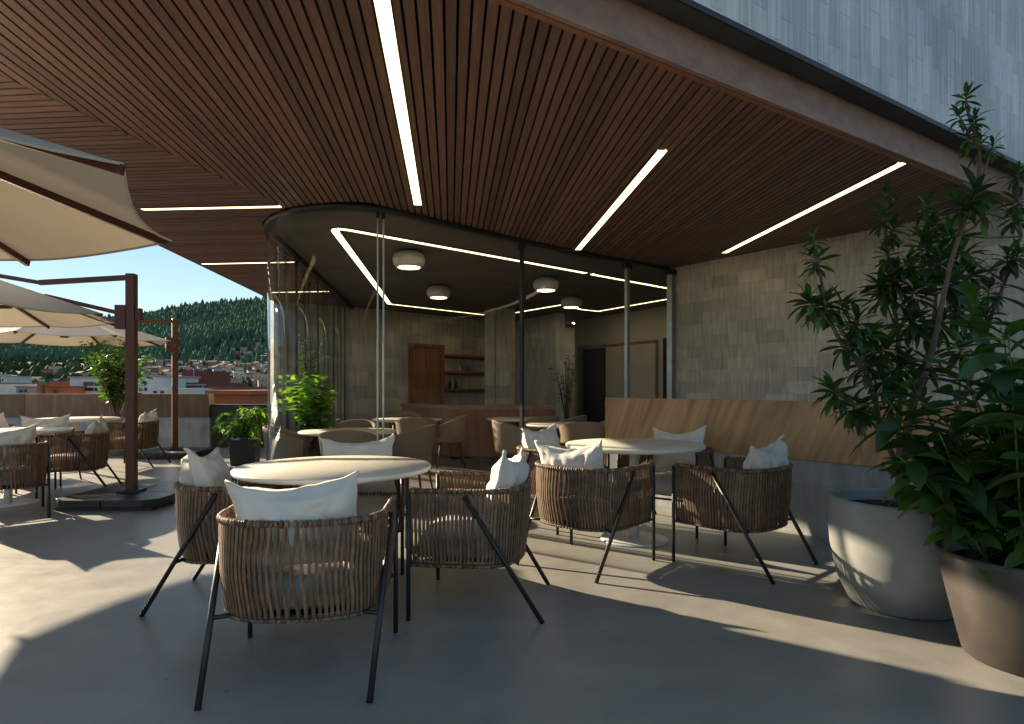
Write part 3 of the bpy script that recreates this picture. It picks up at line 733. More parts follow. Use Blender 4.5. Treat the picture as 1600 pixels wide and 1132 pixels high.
def make_armchair(detail):
    t = thing("rattan_armchair", "x", "armchair", (0, 0, 0), 0, GCH)
    for sx in (-1, 1):
        rod_obj("front_leg", [(sx * .335, .305, 0), (sx * .335, .305, ZR - .004)], 0.0115, t)
        rod_obj("rear_leg", [(sx * .305, -.365, 0), (sx * .345, .02, ZR - .02)], 0.0125, t)
        rod_obj("side_stay", [(sx * .322, -.20, ZB + .005), (sx * .235, -.17, ZB + .005)], 0.009, t)
    rod_obj("front_bar", [(-.33, .30, ZB + .005), (.33, .30, ZB + .005)], 0.009, t)
    m_ = MB(); m_.tube([bask(i / 40, 0.03) * 1.0 for i in range(41)], 0.008, 6); m_.build("bottom_frame", M['rod'], t)
    wrap_ring(1.0, 0.0155, 118, 5).build("rim", M['rattan'], t)
    wrap_ring(0.0, 0.0105, 118, 6).build("bottom_rim", M['rattan'], t)
    rng = random.Random(3); n = 150
    if detail:
        for i in range(n): strand(i, n, rng).build("strand", M['rattan'], t)
    else:
        a = MB()
        for i in range(n):
            s_ = strand(i, n, rng); b = len(a.v); a.v += s_.v
            for f in s_.f: a.face([b + k for k in f])
        a.build("woven_shell", M['rattan'], t, kind="stuff")
    m_ = MB(); m_.grid(lambda u, v: (lambda p: Vector((p.x * v * .96, p.y * v * .96 + (1 - v) * 0.02, ZB + .012)))(upath(u, .29, .23, .29)), 30, 3, False)
    m_.build("seat_base", M['rod'], t)
    m_ = MB(); K = 30      # seat cushion, rounded
    prof = [(0.90, 0.0), (0.97, 0.02), (1.0, 0.055), (0.985, 0.095), (0.92, 0.122), (0.7, 0.13), (0.0, 0.135)]
    ring = [upath(i / 28, .275, .215, .275) for i in range(29)] + [Vector((.14, .285, 0)), Vector((0, .288, 0)), Vector((-.14, .285, 0))]
    nr = len(ring)
    for k, hz in prof:
        for p in ring: m_.v.append((p.x * k, p.y * k, ZB + .025 + hz + noise.noise(Vector((p.x * 6 * k, p.y * 6 * k, 3))) * 0.006))
    for a in range(len(prof) - 1):
        for k in range(nr):
            k2 = (k + 1) % nr; m_.face((a * nr + k, a * nr + k2, (a + 1) * nr + k2, (a + 1) * nr + k), None, True)
    m_.face([k for k in range(nr)][::-1]); m_.build("seat_cushion", M['cushion'], t)
    register(t); return t
chairA = make_armchair(True); chairB = make_armchair(False)
used = {id(chairA): False, id(chairB): False}
def armchair(x, y, rz, label, pil, detail=True, lean=14, pz=0.0, ps=0, px=0.0):
    src = chairA if detail else chairB
    if not used[id(src)]:
        used[id(src)] = True; src.location = (x, y, 0); src.rotation_euler = (0, 0, R(rz)); src["label"] = label; c_ = src
    else: c_ = dup(src, (x, y, 0), R(rz), label)
    if pil:
        o = bpy.data.objects.new("pillow", PIL[ps % 4]); COL.objects.link(o)
        tag(o, pil, "pillow", "white pillows on the armchairs")
        cs, sn = math.cos(R(rz)), math.sin(R(rz)); lx, ly = px, -0.155
        o.location = (x + lx * cs - ly * sn, y + lx * sn + ly * cs, 0.625 + pz)
        o.rotation_euler = (R(lean), R((-3, 4, -5, 2)[ps % 4]), R(rz) + R((4, -5, 3, 7)[ps % 4]))
    return c_
armchair(-0.86, 2.66, 4.9, "nearest rattan armchair with its back to the camera, in front of the left round table", "white pillow in the nearest armchair, seen from behind", ps=0)
armchair(-0.18, 3.45, 84, "rattan armchair in side view right of the left table, facing left", "sunlit white pillow standing on edge in the side view armchair", ps=1)
armchair(-1.54, 3.53, -86, "rattan armchair left of the left table, partly hidden by the nearest one", "white pillow with a raised corner in the armchair left of the left table", ps=2)
armchair(-1.04, 4.18, 185, "rattan armchair behind the left round table, facing the camera", "white pillow seen just above the far edge of the left table", ps=3)
armchair(0.50, 4.22, -40, "sunlit rattan armchair in front of the right table, back turned to the camera", "white pillow in the armchair in front of the right table", ps=0)
armchair(1.53, 4.20, 42, "rattan armchair right of the right table, beside the oak bench wall", "crumpled white pillow in the armchair beside the bench wall", ps=2)
armchair(1.34, 5.30, 143, "rattan armchair behind the right table, against the oak backrest", "white pillow in front of the oak backrest, beyond the right table", ps=1)
armchair(0.38, 5.42, -135, "rattan armchair left behind the right table, near the glass post", "white pillow left behind the right table, beside the glass post", ps=3)
armchair(-4.60, 5.68, 43, "rattan armchair cut by the left edge of the frame, back to the camera", "large white pillow cut by the left edge of the frame", ps=0)
armchair(-4.82, 7.02, 112, "rattan armchair left of the near umbrella mast, in side view", "white pillow standing in the armchair left of the near umbrella mast", False, ps=2)
armchair(-5.66, 7.55, 195, "far rattan armchair behind the leftmost table, facing the camera", "white pillow behind the leftmost table, in front of the timber parapet", False, ps=3)
armchair(-5.85, 6.75, -120, "rattan armchair beyond the leftmost table, at the very edge of the frame", "white pillow at the frame edge behind the leftmost table", False, ps=1)
armchair(-5.58, 9.35, 98, "rattan armchair behind the near umbrella mast, right of the farthest table", "white pillow behind the near umbrella mast", False, ps=0)
armchair(-6.62, 8.25, -20, "farthest rattan armchair in front of the farthest table", "white pillow of the farthest armchair at the left", False, ps=2)

# ------------------------------------------------------------------ round tables
def make_table(R_, label):
    t = thing("round_table", label, "table", (0, 0, 0), 0, "round pedestal tables")
    m_ = MB(); m_.lathe([(0.0001, 0), (R_ - .03, 0), (R_ - .006, .006), (R_, .014), (R_, .026), (R_ - .005, .032), (0.0001, .032)], 64, (0, 0, 0.70)); m_.build("table_top", M['table'], t)
    m_ = MB(); m_.lathe([(0.036, 0.012), (0.036, 0.69)], 20); m_.build("column", M['whitem'], t)
    m_ = MB(); m_.lathe([(0.0001, .0), (0.255, .0), (0.257, .006), (0.25, .011), (0.05, .013), (0.0001, .013)], 40); m_.build("base_plate", M['whitem'], t)
    m_ = MB(); m_.lathe([(0.0001, .685), (0.13, .685), (0.13, .699), (0.0001, .699)], 20); m_.build("top_plate", M['whitem'], t)
    register(t); return t
T1 = make_table(0.525, "left round pale table behind the nearest armchair"); T1.location = (-0.975, 3.47, 0)
dup(T1, (0.935, 4.82, 0), 0.3, "right round pale table on a white column in front of the oak bench wall")
dup(T1, (-5.02, 6.28, 0), 0.3, "round pale table cut by the left edge of the frame")
dup(T1, (-6.05, 8.75, 0), 0.3, "farthest round pale table in front of the timber parapet")

# ------------------------------------------------------------------ indoor tables and tub chairs
def make_intable(label):
    t = thing("dining_table", label, "table", (0, 0, -0.08), 0, "round indoor dining tables")
    m_ = MB(); m_.lathe([(0.0001, 0), (.53, 0), (.55, .01), (.55, .024), (.545, .03), (0.0001, .03)], 48, (0, 0, 0.71)); m_.build("table_top", M['table'], t)
    for a in range(4):
        x, y = .36 * math.cos(a * math.pi / 2 + .8), .36 * math.sin(a * math.pi / 2 + .8)
        m_ = MB(); m_.tube([(x * 1.05, y * 1.05, 0), (x * .75, y * .75, .708)], [0.014, 0.024], 8); m_.build("leg", M['legwood'], t)
    register(t); return t
I1 = make_intable("indoor round table nearest the glass, left of the first post"); I1.location = (-1.90, 7.3, -0.08)
dup(I1, (-1.66, 10.0, -0.08), .2, "indoor round table in front of the lit counter side")
dup(I1, (0.74, 8.62, -0.08), .5, "indoor round table behind the armchair at the glass post")
dup(I1, (0.15, 10.15, -0.08), .5, "small indoor table in front of the bar counter")
def make_tub(label):
    t = thing("tub_chair", label, "chair", (0, 0, -0.08), 0, "tan tub chairs in the indoor dining room")
    def shell(u, v, o_):
        a = R(-128 + 256 * u); k = 0.5 + 0.5 * math.cos(a); k = k ** 0.8
        top = 0.60 + 0.20 * k; z = 0.40 + (top - 0.40) * v; rr = (0.245 + 0.045 * v) - o_
        return Vector((rr * math.sin(a) * 1.04, -rr * math.cos(a), z))
    m_ = MB(); m_.grid(lambda u, v: shell(1 - u, v, 0), 28, 7); m_.grid(lambda u, v: shell(u, v, 0.035), 28, 7)
    def rim(u, v):
        a = shell(u, 1, 0); b_ = shell(u, 1, .035); th = math.pi * v; c_ = (a + b_) / 2; return c_ + (a - b_) / 2 * math.cos(th) + Vector((0, 0, 0.016 * math.sin(th)))
    m_.grid(rim, 28, 4)
    for u in (0, 1):
        m_.grid(lambda s_, v, u=u: shell(u, v, 0.035 * (s_ if u else 1 - s_)), 1, 5)
    m_.build("shell", M['tub'], t)
    m_ = MB(); m_.lathe([(0.0001, .38), (.23, .38), (.255, .41), (.25, .445), (.2, .462), (0.0001, .466)], 28, sx=1.0); m_.build("seat", M['tub'], t)
    for sx in (-1, 1):
        for sy in (-1, 1):
            m_ = MB(); m_.tube([(sx * .215, sy * .215, 0), (sx * .16, sy * .15, .39)], [0.010, 0.018], 8); m_.build("leg", M['legwood'], t)
    register(t); return t
TC = [(-2.47, 7.02, -80, "tub chair left of the table nearest the glass, beside the bright plant"), (-2.05, 8.12, 175, "tub chair behind the table nearest the glass"),
      (-1.72, 6.62, 5, "tub chair in front of the table nearest the glass, back to the camera"), (-1.18, 7.28, 80, "tub chair right of the table nearest the glass"),
      (-1.42, 9.32, 5, "tub chair in front of the table by the counter side, back to the camera"), (-0.98, 9.95, 100, "tub chair in front of the dark counter face, seen in profile"),
      (-1.85, 10.72, 180, "tub chair behind the table by the counter side"), (0.02, 8.35, -85, "tub chair left of the second glass post"),
      (0.90, 8.10, 5, "tub chair seen from behind between the two white outdoor pillows"), (1.42, 8.95, 120, "tub chair beside the end of the oak backrest"),
      (0.42, 9.50, 20, "left of two small tub chairs in front of the counter end"), (0.88, 9.85, 60, "right of two small tub chairs in front of the counter end")]
tub = None
for x, y, a, lb in TC:
    if tub is None: tub = make_tub(lb); tub.location = (x, y, -0.08); tub.rotation_euler = (0, 0, R(a))
    else: dup(tub, (x, y, -0.08), R(a), lb)

# ------------------------------------------------------------------ cantilever umbrellas
def make_umbrella(mx, my, rot, label, R_=1.47, zr=1.9, za=2.36):
    """origin at canopy centre on the floor; mast at (mx,my)"""
    t = thing("cantilever_umbrella", label, "umbrella", (0, 0, 0), 0, "beige cantilever umbrellas")
    V = [(R_ * math.cos(R(rot + 45 * k)), R_ * math.sin(R(rot + 45 * k))) for k in range(8)]
    th = 0.004
    m_ = MB(); NR = 8
    for k in range(8):
        a, b_ = Vector((*V[k], zr)), Vector((*V[(k + 1) % 8], zr)); c_ = Vector((0, 0, za))
        def f(u, v, a=a, b_=b_, c_=c_):
            e = a.lerp(b_, v); p = c_.lerp(e, 0.02 + 0.98 * u); w = 4 * v * (1 - v) * u
            p.z -= 0.035 * w; d = -0.05 * w * u * (1); q = Vector((p.x, p.y, 0)); 
            return p + q.normalized() * d
        m_.grid(f, NR, 6, True)
    m_.build("canopy", M['canvas'], t)
    m_ = MB()
    for k in range(8):
        a, b_ = Vector((*V[k], zr)), Vector((*V[(k + 1) % 8], zr))
        pts = []
        for j in range(7):
            v = j / 6; e = a.lerp(b_, v); w = 4 * v * (1 - v); e.z -= 0.035 * w; q = Vector((e.x, e.y, 0)).normalized() * (-0.05 * w); pts.append(e + q - Vector((0, 0, 0.002)))
        m_.tube(pts, 0.006, 5, False)
    m_.build("hem", M['canvas'], t)
    m_ = MB(); m_.lathe([(0.05, za + .0), (0.06, za + .03), (0.02, za + .05), (0.001, za + .05)], 12); m_.build("finial", M['bronze'], t)
    for k in range(8):
        m_ = MB(); x, y = V[k]; m_.bar((x * .03, y * .03, za - .045), (x * 1.0, y * 1.0, zr - .022), 0.022, 0.034); m_.build("rib", M['bronze'], t)
        m_ = MB(); m_.bar((x * .04, y * .04, 1.955), (x * .55, y * .55, za - .045 - (za - zr) * .55 - .02), 0.016, 0.026); m_.build("strut", M['bronze'], t)
    m_ = MB(); m_.lathe([(0.05, 1.92), (0.062, 1.935), (0.062, 1.975), (0.03, 1.99), (0.024, za - .08), (0.05, za - .07), (0.05, za - .02)], 14); m_.build("hub", M['bronze'], t)
    # mast side
    d = Vector((mx, my, 0)).normalized(); L = math.hypot(mx, my); an = math.atan2(my, mx)
    m_ = MB(); m_.box((mx, my, 0.1 + 2.21 / 2), (0.088, 0.088, 2.21), an); m_.build("mast", M['bronze'], t, bevel=0.008)
    m_ = MB(); m_.bar((mx, my, 2.275), tuple(d * (L * 0.47) + Vector((0, 0, 2.205))), 0.04, 0.05)
    m_.bar(tuple(d * (L * 0.47) + Vector((0, 0, 2.205))), (0, 0, za - .03), 0.03, 0.04); m_.build("boom", M['bronze'], t)
    m_ = MB(); p = Vector((mx, my, 0)) - d * 0.09; m_.box((p.x, p.y, 1.87), (0.10, 0.10, 0.24), an); m_.box((mx + d.x * .07, my + d.y * .07, 1.90), (0.05, 0.06, 0.12), an); m_.build("bracket", M['bronze'], t)
    m_ = MB(); m_.bar(tuple(p - d * .04 + Vector((0, 0, 1.915))), tuple(d * (L * .5) + Vector((0, 0, 2.075))), 0.03, 0.042); m_.build("lower_arm", M['bronze'], t)
    m_ = MB(); m_.tube([(mx, my, 1.02), tuple(Vector((mx, my, 1.02)) + Vector((-d.y, d.x, 0)) * .075)], 0.03, 10); m_.build("crank_hub", M['bronze'], t)
    for sx in (-1, 1):
        for sy in (-1, 1):
            m_ = MB(); cx, cy = mx + sx * .247, my + sy * .247; o_ = .243; ch = .10
            poly = [(-o_, -o_), (o_, -o_), (o_, o_), (-o_, o_)]
            P = []
            for (x, y) in poly:
                if x * sx > 0 and y * sy > 0:
                    if x * y > 0: P += [(x, y - math.copysign(ch, y)), (x - math.copysign(ch, x), y)]
                    else: P += [(x - math.copysign(ch, x), y), (x, y - math.copysign(ch, y))]
                else: P.append((x, y))
            m_.prism([(cx + a, cy + b_) for a, b_ in P], 0.03, 0.105); m_.build("base_slab", M['basegran'], t, bevel=0.008)
    m_ = MB(); m_.box((mx, my, 0.016), (0.9, 0.9, 0.03), 0); m_.box((mx, my, 0.118), (0.2, 0.2, 0.022), an); m_.build("base_frame", M['rod'], t)
    return t
def place_umb(cx, cy, mx, my, rot, label, R_=1.47):
    t = make_umbrella(mx - cx, my - cy, rot, label, R_); t.location = (cx, cy, 0); return t
place_umb(-2.82, 2.10, -3.95, 1.20, -1, "large beige umbrella overhead in the upper left corner", 1.54)
place_umb(-5.47, 6.2, -3.85, 6.38, 4, "beige umbrella on the nearer reddish mast, second from the camera", 1.38)
place_umb(-6.85, 9.65, -5.67, 10.6, 14, "farthest beige umbrella on the mast by the parapet")
place_umb(-8.25, 4.95, -9.6, 5.9, 22, "unseen beige umbrella beyond the left edge, placed and widened for its floor shadow", 1.75)  # out of view; placed and widened for its shadow on the foreground floor

# ------------------------------------------------------------------ leaves and plants
def leaf_mesh(name, L, w, mat, droop=0.25, fold=0.25, tipw=0.0, peak=0.5, nseg=5):
    m_ = MB()
    for i in range(nseg + 1):
        t = i / nseg; wd_ = w * (math.sin(math.pi * min(1, t ** (math.log(.5) / math.log(peak)))) ** 0.8 * (1 - tipw) + tipw * (1 - t)) if 0 < t < 1 else w * 0.04
        y = L * t * (1 - 0.1 * droop * t); z = -droop * L * t * t
        m_.v += [(-wd_ / 2, y, z + fold * wd_ / 2), (0, y, z), (wd_ / 2, y, z + fold * wd_ / 2)]
    for i in range(nseg):
        k = i * 3; m_.face((k, k + 1, k + 4, k + 3), None, True); m_.face((k + 1, k + 2, k + 5, k + 4), None, True)
    return m_.mesh(name, mat)
def orient(direction, roll=0.0):
    d = Vector(direction).normalized(); up = Vector((0, 0, 1))
    x = d.cross(up)
    if x.length < 0.05: x = Vector((1, 0, 0))
    x.normalize(); z = x.cross(d); m_ = Matrix((x, d, z)).transposed()
    return m_ @ Matrix.Rotation(roll, 3, 'Y')
class Plant:
    def __init__(s, root, cap=285): s.root = root; s.cap = cap; s.n = 0; s.j = {}
    def leaf(s, me, pos, d, sc=1.0, roll=0.0):
        m3 = orient(d, roll)
        if s.n < s.cap:
            o = bpy.data.objects.new("leaf", me); COL.objects.link(o); o.parent = s.root
            o.matrix_local = Matrix.Translation(Vector(pos)) @ m3.to_4x4() @ Matrix.Scale(sc, 4); s.n += 1
        else:
            a = s.j.setdefault(me.materials[0].name, MB()); b = len(a.v)
            for v in me.vertices: a.v.append(tuple(Vector(pos) + m3 @ (v.co * sc)))
            for p in me.polygons: a.face([b + k for k in p.vertices], None, True)
    def finish(s, name="foliage"):
        for k, a in s.j.items(): a.build(name, bpy.data.materials[k], s.root, kind="stuff")
def stem(m_, pts, r0, r1, seg=7):
    P = smooth_curve([Vector(p) for p in pts], 3) if False else pts
    n = len(P); m_.tube(P, [r0 + (r1 - r0) * i / (n - 1) for i in range(n)], seg)
def rosette(pl, me_list, c, d, n, rng, sc=1.0, spread=(20, 100), leng=0.05):
    d = Vector(d).normalized(); side = d.orthogonal().normalized(); s2 = d.cross(side)
    for i in range(n):
        a = i * 2.399 + rng.uniform(-.25, .25); el = R(spread[0] + (spread[1] - spread[0]) * (i / n) ** 0.7 + rng.uniform(-8, 8))
        v = d * math.cos(el) + (side * math.cos(a) + s2 * math.sin(a)) * math.sin(el)
        pl.leaf(rng.choice(me_list), Vector(c) - d * leng * (i / n), v, sc * rng.uniform(.8, 1.15), rng.uniform(-.5, .5))

def pot_soil(t, r, z):
    m_ = MB(); m_.lathe([(0.0001, z + .02), (r * .5, z + .014), (r, z)], 28); m_.build("soil", M['soil'], t)

# --- big bowl pot with the rosette tree
pot = thing("bowl_planter", "large pale rounded stone bowl planter right of the bench wall", "planter", (2.09, 3.37, 0))
m_ = MB(); m_.lathe([(0.0001, 0), (0.235, 0), (0.262, .02), (0.318, .14), (0.35, .30), (0.362, .44), (0.356, .555), (0.348, .572), (0.335, .572), (0.326, .555), (0.328, .50)], 56); m_.build("bowl", M['potwhite'], pot)
pot_soil(pot, 0.327, 0.505)
rng = random.Random(11)
tr = thing("rosette_shrub", "tall branching shrub with dark spiky leaf rosettes in the pale bowl", "plant", (2.09, 3.37, 0.5))
LM = [leaf_mesh("leaf", .13, .036, M['leaf_d'], .2, .3, peak=.55), leaf_mesh("leaf", .12, .034, M['leaf_m'], .35, .3, peak=.55), leaf_mesh("leaf", .13, .036, M['leaf_d'], .45, .3, peak=.5)]
def wpt(px, py, Y): return Vector(((px - 800) * Y / 985.0 - 2.09, Y - 3.37, 1.165 + (605 - py) * Y / 985.0 - 0.5))
stems = [  # traced branch lines, each with its own depth
    [(1408, 800, 3.37), (1404, 735, 3.35), (1375, 660, 3.3), (1355, 585, 3.22), (1318, 540, 3.15), (1292, 490, 3.1), (1283, 440, 3.08), (1272, 385, 3.05)],
    [(1402, 800, 3.40), (1404, 700, 3.45), (1406, 600, 3.5), (1403, 520, 3.5), (1390, 440, 3.48), (1386, 380, 3.45), (1384, 310, 3.45)],
    [(1412, 800, 3.34), (1412, 700, 3.25), (1440, 600, 3.2), (1465, 520, 3.15), (1478, 440, 3.1), (1498, 370, 3.08), (1525, 300, 3.05), (1533, 235, 3.05), (1510, 165, 3.05)],
    [(1425, 800, 3.3), (1450, 740, 3.45), (1500, 640, 3.55), (1540, 520, 3.55), (1570, 440, 3.5), (1596, 370, 3.45), (1590, 290, 3.4)],
    [(1406, 740, 3.42), (1420, 640, 3.6), (1455, 540, 3.7), (1462, 460, 3.75), (1448, 380, 3.75), (1447, 330, 3.72)],
]
m_ = MB()
for st in stems:
    P = [wpt(*p) for p in st]; P[0].z = min(P[0].z, 0.0) - 0.02
    sp = []
    for i in range(len(P) - 1):
        for k in range(3): sp.append(P[i].lerp(P[i + 1], k / 3) + Vector((rng.uniform(-.006, .006), rng.uniform(-.006, .006), 0)))
    sp.append(P[-1]); stem(m_, sp, 0.017, 0.006)
pl = Plant(tr)
ros = [(1510, 150, 3.05, 12, .62), (1524, 185, 3.05, 12, .6), (1498, 180, 3.05, 10, .55), (1528, 225, 3.06, 14, .7), (1552, 225, 3.06, 10, .6), (1508, 212, 3.05, 12, .65),
       (1524, 300, 3.05, 24, 1.1), (1545, 330, 3.1, 10, .8), (1500, 320, 3.05, 14, .8), (1272, 372, 3.05, 12, .6), (1276, 402, 3.06, 16, .8), (1290, 470, 3.1, 24, 1.05), (1262, 468, 3.1, 18, 1.0), (1320, 478, 3.12, 18, .95), (1340, 500, 3.15, 16, .9),
       (1385, 300, 3.45, 10, .6), (1378, 335, 3.45, 14, .8), (1396, 355, 3.45, 16, .85), (1386, 395, 3.46, 16, .8), (1400, 430, 3.48, 22, 1.15), (1378, 450, 3.45, 20, 1.1), (1430, 450, 3.4, 20, 1.1), (1420, 405, 3.45, 16, .9),
       (1447, 320, 3.72, 14, .9), (1460, 350, 3.7, 18, 1.0), (1480, 365, 3.5, 20, 1.0), (1445, 380, 3.7, 18, 1.1), (1500, 390, 3.4, 18, 1.0), (1470, 410, 3.4, 22, 1.1), (1490, 440, 3.3, 22, 1.1), (1520, 430, 3.4, 18, 1.0), (1545, 450, 3.5, 16, .9),
       (1590, 270, 3.4, 14, .75), (1592, 310, 3.42, 16, .8), (1580, 335, 3.42, 14, .8), (1592, 395, 3.45, 18, .9), (1575, 400, 3.45, 14, .85),
       (1300, 610, 3.18, 22, 1.05), (1330, 630, 3.22, 20, 1.05), (1350, 560, 3.2, 20, 1.05), (1370, 590, 3.25, 20, 1.05), (1330, 530, 3.16, 18, 1.0), (1385, 540, 3.3, 22, 1.1), (1410, 570, 3.4, 20, 1.1), (1360, 520, 3.2, 18, 1.0),
       (1430, 500, 3.3, 22, 1.15), (1450, 560, 3.3, 20, 1.1), (1475, 500, 3.3, 22, 1.1), (1510, 480, 3.35, 20, 1.1), (1500, 540, 3.5, 20, 1.1), (1540, 490, 3.5, 18, 1.0), (1395, 620, 3.4, 16, 1.0), (1350, 640, 3.25, 16, .95)]
for x, y, Y, n, sc in ros:
    p = wpt(x, y, Y + rng.uniform(-.05, .05)); 
    # twig from the closest stem point below
    best = min((wpt(*q) for st in stems for q in st if wpt(*q).z < p.z - .02), key=lambda q: (q - p).length)
    stem(m_, [best, best.lerp(p, .5) + Vector((0, 0, -.015)), p], 0.007, 0.004, 5)
    d = (p - best).normalized() + Vector((rng.uniform(-.3, .3), rng.uniform(-.4, .1), .5)); rosette(pl, LM, p, d, int(n * 1.45), rng, sc * .95, (12, 125), 0.07 * sc)
m_.build("stem", M['bark'], tr); pl.finish()

# --- taupe pot with the broad leaved plant
pot2 = thing("tapered_planter", "tapered taupe clay planter at the right edge of the frame", "planter", (2.21, 2.69, 0))
m_ = MB(); m_.lathe([(0.0001, 0), (0.225, 0), (0.24, .012), (0.29, .22), (0.335, .43), (0.338, .455), (0.328, .458), (0.318, .445), (0.30, .38)], 56); m_.build("bowl", M['pottaupe'], pot2)
pot_soil(pot2, 0.305, 0.395)
br = thing("broadleaf_plant", "dense broad leaved green plant in the taupe planter", "plant", (2.21, 2.69, 0.4))
BL = [leaf_mesh("leaf", .17, .068, M['leaf_m'], .35, .25, peak=.55), leaf_mesh("leaf", .2, .075, M['leaf_d'], .5, .25, peak=.5), leaf_mesh("leaf", .15, .066, M['leaf_m'], .25, .2, peak=.6), leaf_mesh("leaf", .18, .07, M['leaf_d'], .3, .3, peak=.5)]
pl = Plant(br, 290); m_ = MB(); rng = random.Random(5)
canes = []
for i in range(32):
    a = rng.uniform(0, 6.283); r0 = rng.uniform(.02, .22); base = Vector((r0 * math.cos(a), r0 * math.sin(a), -.005))
    H = rng.uniform(.35, 1.12); lean = rng.uniform(.1, .34) * (0.4 + r0 / .22)
    tip = base + Vector((math.cos(a) * lean + rng.uniform(-.14, .05), math.sin(a) * lean, H)); mid = base.lerp(tip, .5) + Vector((0, 0, .06))
    pts = [base.lerp(mid, t).lerp(mid.lerp(tip, t), t) for t in [k / 6 for k in range(7)]]
    stem(m_, pts, 0.0065, 0.003, 5); canes.append(pts)
    n = int(10 + H * 20)
    for k in range(n):
        t = 0.22 + 0.78 * k / n if k % 5 else rng.uniform(.05, .5); f = t * 6; j = min(5, int(f)); p = pts[j].lerp(pts[j + 1], f - j)
        b = rng.uniform(0, 6.283); d = Vector((math.cos(b), math.sin(b), rng.uniform(-.35, .65)))
        pl.leaf(rng.choice(BL), p, d, rng.uniform(.7, 1.2) * (1.1 if t > .5 else .85), rng.uniform(-.6, .6))
# the big fronds that reach over the other pot
for (dx, dy, dz, L) in ((-.52, -.05, .72, 1.0), (-.50, .1, .42, 1.0), (-.42, -.15, .85, 1), (-.36, .1, .30, 1), (-.28, -.2, 1.0, 1), (-.1, -.15, 1.15, 1), (-.2, .1, 1.2, 1)):
    base = Vector((-.08, 0, 0)); tip = Vector((dx, dy, dz)); mid = base.lerp(tip, .55) + Vector((.05, 0, .22)); pts = [base.lerp(mid, t).lerp(mid.lerp(tip, t), t) for t in [k / 8 for k in range(9)]]
    stem(m_, pts, 0.006, 0.0025, 5)
    for k in range(14):
        f = 2.5 + k * 5.5 / 14; j = min(7, int(f)); p = pts[j].lerp(pts[j + 1], f - j); ax = (pts[j + 1] - pts[j]).normalized(); s_ = 1 if k % 2 else -1
        d = ax * .8 + ax.cross(Vector((0, 0, 1))).normalized() * s_ * .7 + Vector((0, 0, rng.uniform(-.2, .25))); pl.leaf(BL[k % 4], p, d, rng.uniform(.85, 1.15), rng.uniform(-.3, .3))
m_.build("stem", M['leaf_m'], br); pl.finish()

# --- plants left of the pavilion
pf = thing("square_planter", "dark square planter at the glass corner", "planter", (-4.02, 9.5, 0))
m_ = MB(); m_.box((0, 0, .19), (.34, .34, .38), .15, top=1.12); m_.build("box", M['potdark'], pf, bevel=.01)
fern = thing("arching_fern", "lush green arching fern in the dark square planter", "plant", (-4.02, 9.5, 0.38))
FL = [leaf_mesh("leaf", .10, .017, M['leaf_f'], .35, .3, nseg=3), leaf_mesh("leaf", .12, .018, M['leaf_l'], .3, .3, nseg=3)]
pl = Plant(fern, 280); rng = random.Random(21); m_ = MB()
for i in range(46):
    a = rng.uniform(0, 6.283); H = rng.uniform(.15, .58); out = rng.uniform(.16, .46); base = Vector((rng.uniform(-.08, .08), rng.uniform(-.08, .08), 0))
    tip = Vector((math.cos(a) * out, math.sin(a) * out, H - rng.uniform(.05, .28))); mid = Vector((math.cos(a) * out * .45, math.sin(a) * out * .45, H + .1))
    pts = [base.lerp(mid, t).lerp(mid.lerp(tip, t), t) for t in [k / 8 for k in range(9)]]; stem(m_, pts, .004, .0015, 4)
    for k in range(26):
        f = 1.5 + k * 6.4 / 26; j = min(7, int(f)); p = pts[j].lerp(pts[j + 1], f - j); ax = (pts[j + 1] - pts[j]).normalized(); sd_ = ax.cross(Vector((0, 0, 1)))
        sd_ = sd_.normalized() if sd_.length > .01 else Vector((1, 0, 0)); d = ax * .6 + sd_ * (1 if k % 2 else -1) * .8 + Vector((0, 0, rng.uniform(-.3, .2)))
        pl.leaf(FL[i % 3 == 0], p, d, rng.uniform(.8, 1.3), rng.uniform(-.4, .4))
m_.build("stem", M['leaf_f'], fern); pl.finish()
def bush(name, label, loc, H, spread, me, nst, nl, seed, potr=.2, poth=.36, lo=.25, potmat='potdark', cap=280, up=.4):
    pt = thing("planter", "round planter under the " + " ".join(label.split()[:7]), "planter", (loc[0], loc[1], 0)); q = MB()
    q.lathe([(0.0001, 0), (potr * .75, 0), (potr, poth), (potr * .94, poth), (potr * .9, poth - .05)], 24); q.build("bowl", M[potmat], pt); pot_soil(pt, potr * .91, poth - .05)
    t = thing(name, label, "plant", (loc[0], loc[1], poth - .05)); pl_ = Plant(t, cap); rg = random.Random(seed); q = MB()
    for i in range(nst):
        a = rg.uniform(0, 6.283); out = rg.uniform(.1, 1) * spread; h = H * rg.uniform(.55, 1.0); base = Vector((rg.uniform(-.04, .04), rg.uniform(-.04, .04), 0))
        tip = Vector((math.cos(a) * out, math.sin(a) * out, h)); mid = Vector((math.cos(a) * out * .3, math.sin(a) * out * .3, h * .5)); pts = [base.lerp(mid, t_).lerp(mid.lerp(tip, t_), t_) for t_ in [k / 6 for k in range(7)]]
        stem(q, pts, .012, .004, 5)
        for k in range(nl):
            f = 6 * (lo + (1 - lo) * (k / nl) ** .8); j = min(5, int(f)); p = pts[j].lerp(pts[j + 1], f - j); b = rg.uniform(0, 6.283)
            d = Vector((math.cos(b), math.sin(b), rg.uniform(-.2, 1) * up * 1.5)); p2 = p + d.normalized() * rg.uniform(0, .06)
            pl_.leaf(rg.choice(me), p2, d, rg.uniform(.7, 1.2), rg.uniform(-.6, .6))
    q.build("stem", M['bark'], t); pl_.finish(); return t
